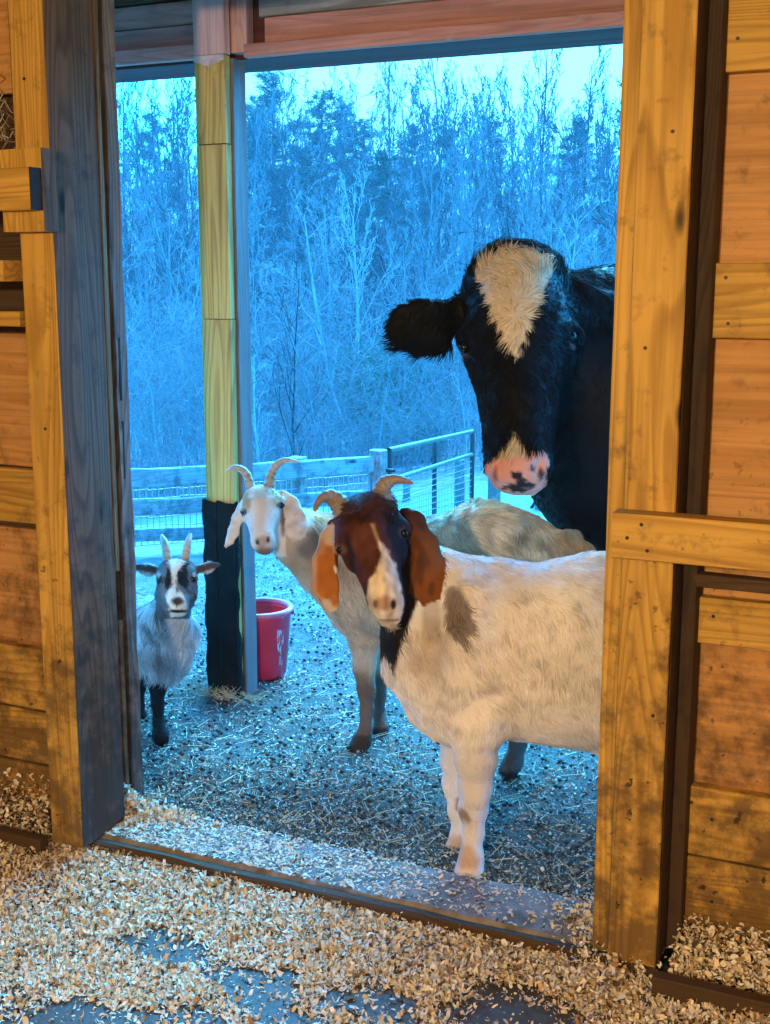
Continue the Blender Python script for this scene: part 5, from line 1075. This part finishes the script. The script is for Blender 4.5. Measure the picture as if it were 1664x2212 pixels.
for px, dist, row, pi, lb in pn:
    loc = on_ground(px, dist); hgt = height_for(px, row, loc); sc = hgt / 8.2
    place(pines[pi], loc, px * .5, (sc, sc, sc), None, lb) if pines[pi].name in used else None
    if pines[pi].name not in used:
        p_ = pines[pi]; used[p_.name] = 1; p_.location = loc; p_.scale = (sc,) * 3; p_['label'] = lb
# the wood goes on to both sides of what the doorway shows
segs_ = []
for k in range(64):
    px = rs.uniform(-900, 150) if k % 4 else rs.uniform(1450, 2300); dist = rs.uniform(30, 66); loc = np.array(on_ground(px, dist)); tr_, cr2 = grow(400 + k % 9, H=rs.uniform(7, 10), spread=.42, r0=.09, nb=11, levels=3, upw=.35, first=.3, tmin=.014)
    a_ = np.array(tr_ + cr2); a_[:, :3] += loc; a_[:, 4:7] += loc; segs_.append(a_)
V, Q_ = tubes(np.concatenate(segs_), 3); tag(mesh_obj('woods', V, Q_, BK[1]), 'bare woods carrying on to either side beyond the doorway view', 'woods', kind='stuff')
# green shrub behind the cow ear
def shrub(name, c, sx, sz, n, mat, label, blade=.05):
    rd = np.random.default_rng(int(c[0] * 100) % 999); u = rd.normal(0, 1, (n, 3)); u /= np.linalg.norm(u, axis=1, keepdims=True); rr_ = rd.random((n, 1)) ** .45
    k = .65 + .5 * vnoise(u * 1.0, 2.2, 5)[:, None]; a_ = u * rr_ * k * np.array([sx, sx, sz]) + np.array([0, 0, sz]); a_[:, 2] = np.abs(a_[:, 2])
    d = rd.normal(0, 1, (n, 3)); d /= np.linalg.norm(d, axis=1, keepdims=True); s_ = np.cross(d, rd.normal(0, 1, (n, 3))); s_ /= np.linalg.norm(s_, axis=1, keepdims=True)
    V = np.stack([a_ - s_ * blade * .3, a_ + s_ * blade * .3, a_ + d * blade * 1.6], 1).reshape(-1, 3); root = thing(name, label, 'shrub', tuple(c))
    mesh_obj('foliage', V, np.arange(len(V)).reshape(-1, 3), mat, root)
    st = [];
    for i in range(14):
        a = rd.uniform(0, 6.28); st += path_segs([np.zeros(3), np.array([math.cos(a) * sx * .4, math.sin(a) * sx * .4, sz]), np.array([math.cos(a) * sx * .7, math.sin(a) * sx * .7, sz * 1.7])], [.02, .012, .006])
    V, Q_ = tubes(st, 4); mesh_obj('stems', V, Q_, BK[0], root); return root
EV = simple('evergreen leaves', (.075, .16, .075), .6, nscale=2, namt=.4)
shrub('evergreen_shrub', on_ground(835, 24), 1.3, 1.25, 9000, EV, 'loose green evergreen shrub low in the wood beside the cow ear')
shrub('evergreen_shrub', on_ground(1285, 26), 1.2, .9, 5000, EV, 'green shrub low in the wood beside the right doorway trim')
shrub('evergreen_shrub', on_ground(890, 22), .8, .55, 3500, EV, 'small green shrub low behind the gate')
# brush: thin bare stems and twigs filling the wood's floor
rb_g = np.random.default_rng(9); st = []
def brush(n, d0, d1, h0, h1, rad, sp=.25):
    out = []
    for i in range(n):
        dist = rb_g.uniform(d0, d1); px = rb_g.uniform(190, 1400) if i % 5 else rb_g.uniform(-700, 2000); p = np.array(on_ground(px, dist)); h = rb_g.uniform(h0, h1); a = rb_g.uniform(0, 6.28); l = rb_g.uniform(0, sp) * h
        b_ = p + [math.cos(a) * l, math.sin(a) * l, h]; m_ = (p + b_) / 2 + rb_g.normal(0, .08 * h, 3) * [1, 1, .2]
        out += path_segs([p, m_, b_], [rad, rad * .75, rad * .45])
        for j in range(5):
            f = rb_g.uniform(.25, .95); q = m_ * (1 - abs(2 * f - 1)) + (b_ if f > .5 else p) * abs(2 * f - 1); e = q + rb_g.normal(0, .22 * h, 3) * [1, 1, .5] + [0, 0, .15 * h]; out.append([*q, rad * .55, *e, rad * .3])
            for t_ in range(2):
                g = q + (e - q) * rb_g.uniform(.3, .9); w_ = g + rb_g.normal(0, .10 * h, 3) + [0, 0, .05 * h]; out.append([*g, rad * .35, *w_, rad * .25])
    return out
for nm, n, d0, d1, h0, h1, rad, mt, lb in (('brush', 1500, 34, 70, 2.0, 5.0, .016, BK[1], 'dense grey undergrowth and thin stems covering the hillside'),
                                  ('brush', 1200, 20.5, 34, 1.2, 3.6, .011, BK[0], 'tangled pale brush at the edge of the wood behind the fence'),
                                  ('brush', 500, 18.5, 22, .6, 1.5, .006, BK[0], 'low pale scrub just beyond the fence')):
    V, Q_ = tubes(brush(n, d0, d1, h0, h1, rad), 3); tag(mesh_obj(nm, V, Q_, mt), lb, 'undergrowth', kind='stuff')
# ------------------------------------------------------------------ damp winter air
def haze_box():
    m = bpy.data.materials.new('damp air'); m.use_nodes = True; t = m.node_tree; t.nodes.clear(); o_ = t.nodes.new('ShaderNodeOutputMaterial'); v = t.nodes.new('ShaderNodeVolumePrincipled')
    v.inputs['Color'].default_value = (.55, .85, 1.0, 1); v.inputs['Density'].default_value = .0017; t.links.new(v.outputs[0], o_.inputs['Volume'])
    o = slab('haze', -165, 125, -65, 205, -5.0, 26.0, m); tag(o, 'thin damp haze filling the air over the yard and woods', 'haze', kind='stuff'); return o
haze_box()
S.cycles.volume_bounces = 0; S.cycles.volume_step_rate = 4; S.cycles.volume_max_steps = 64
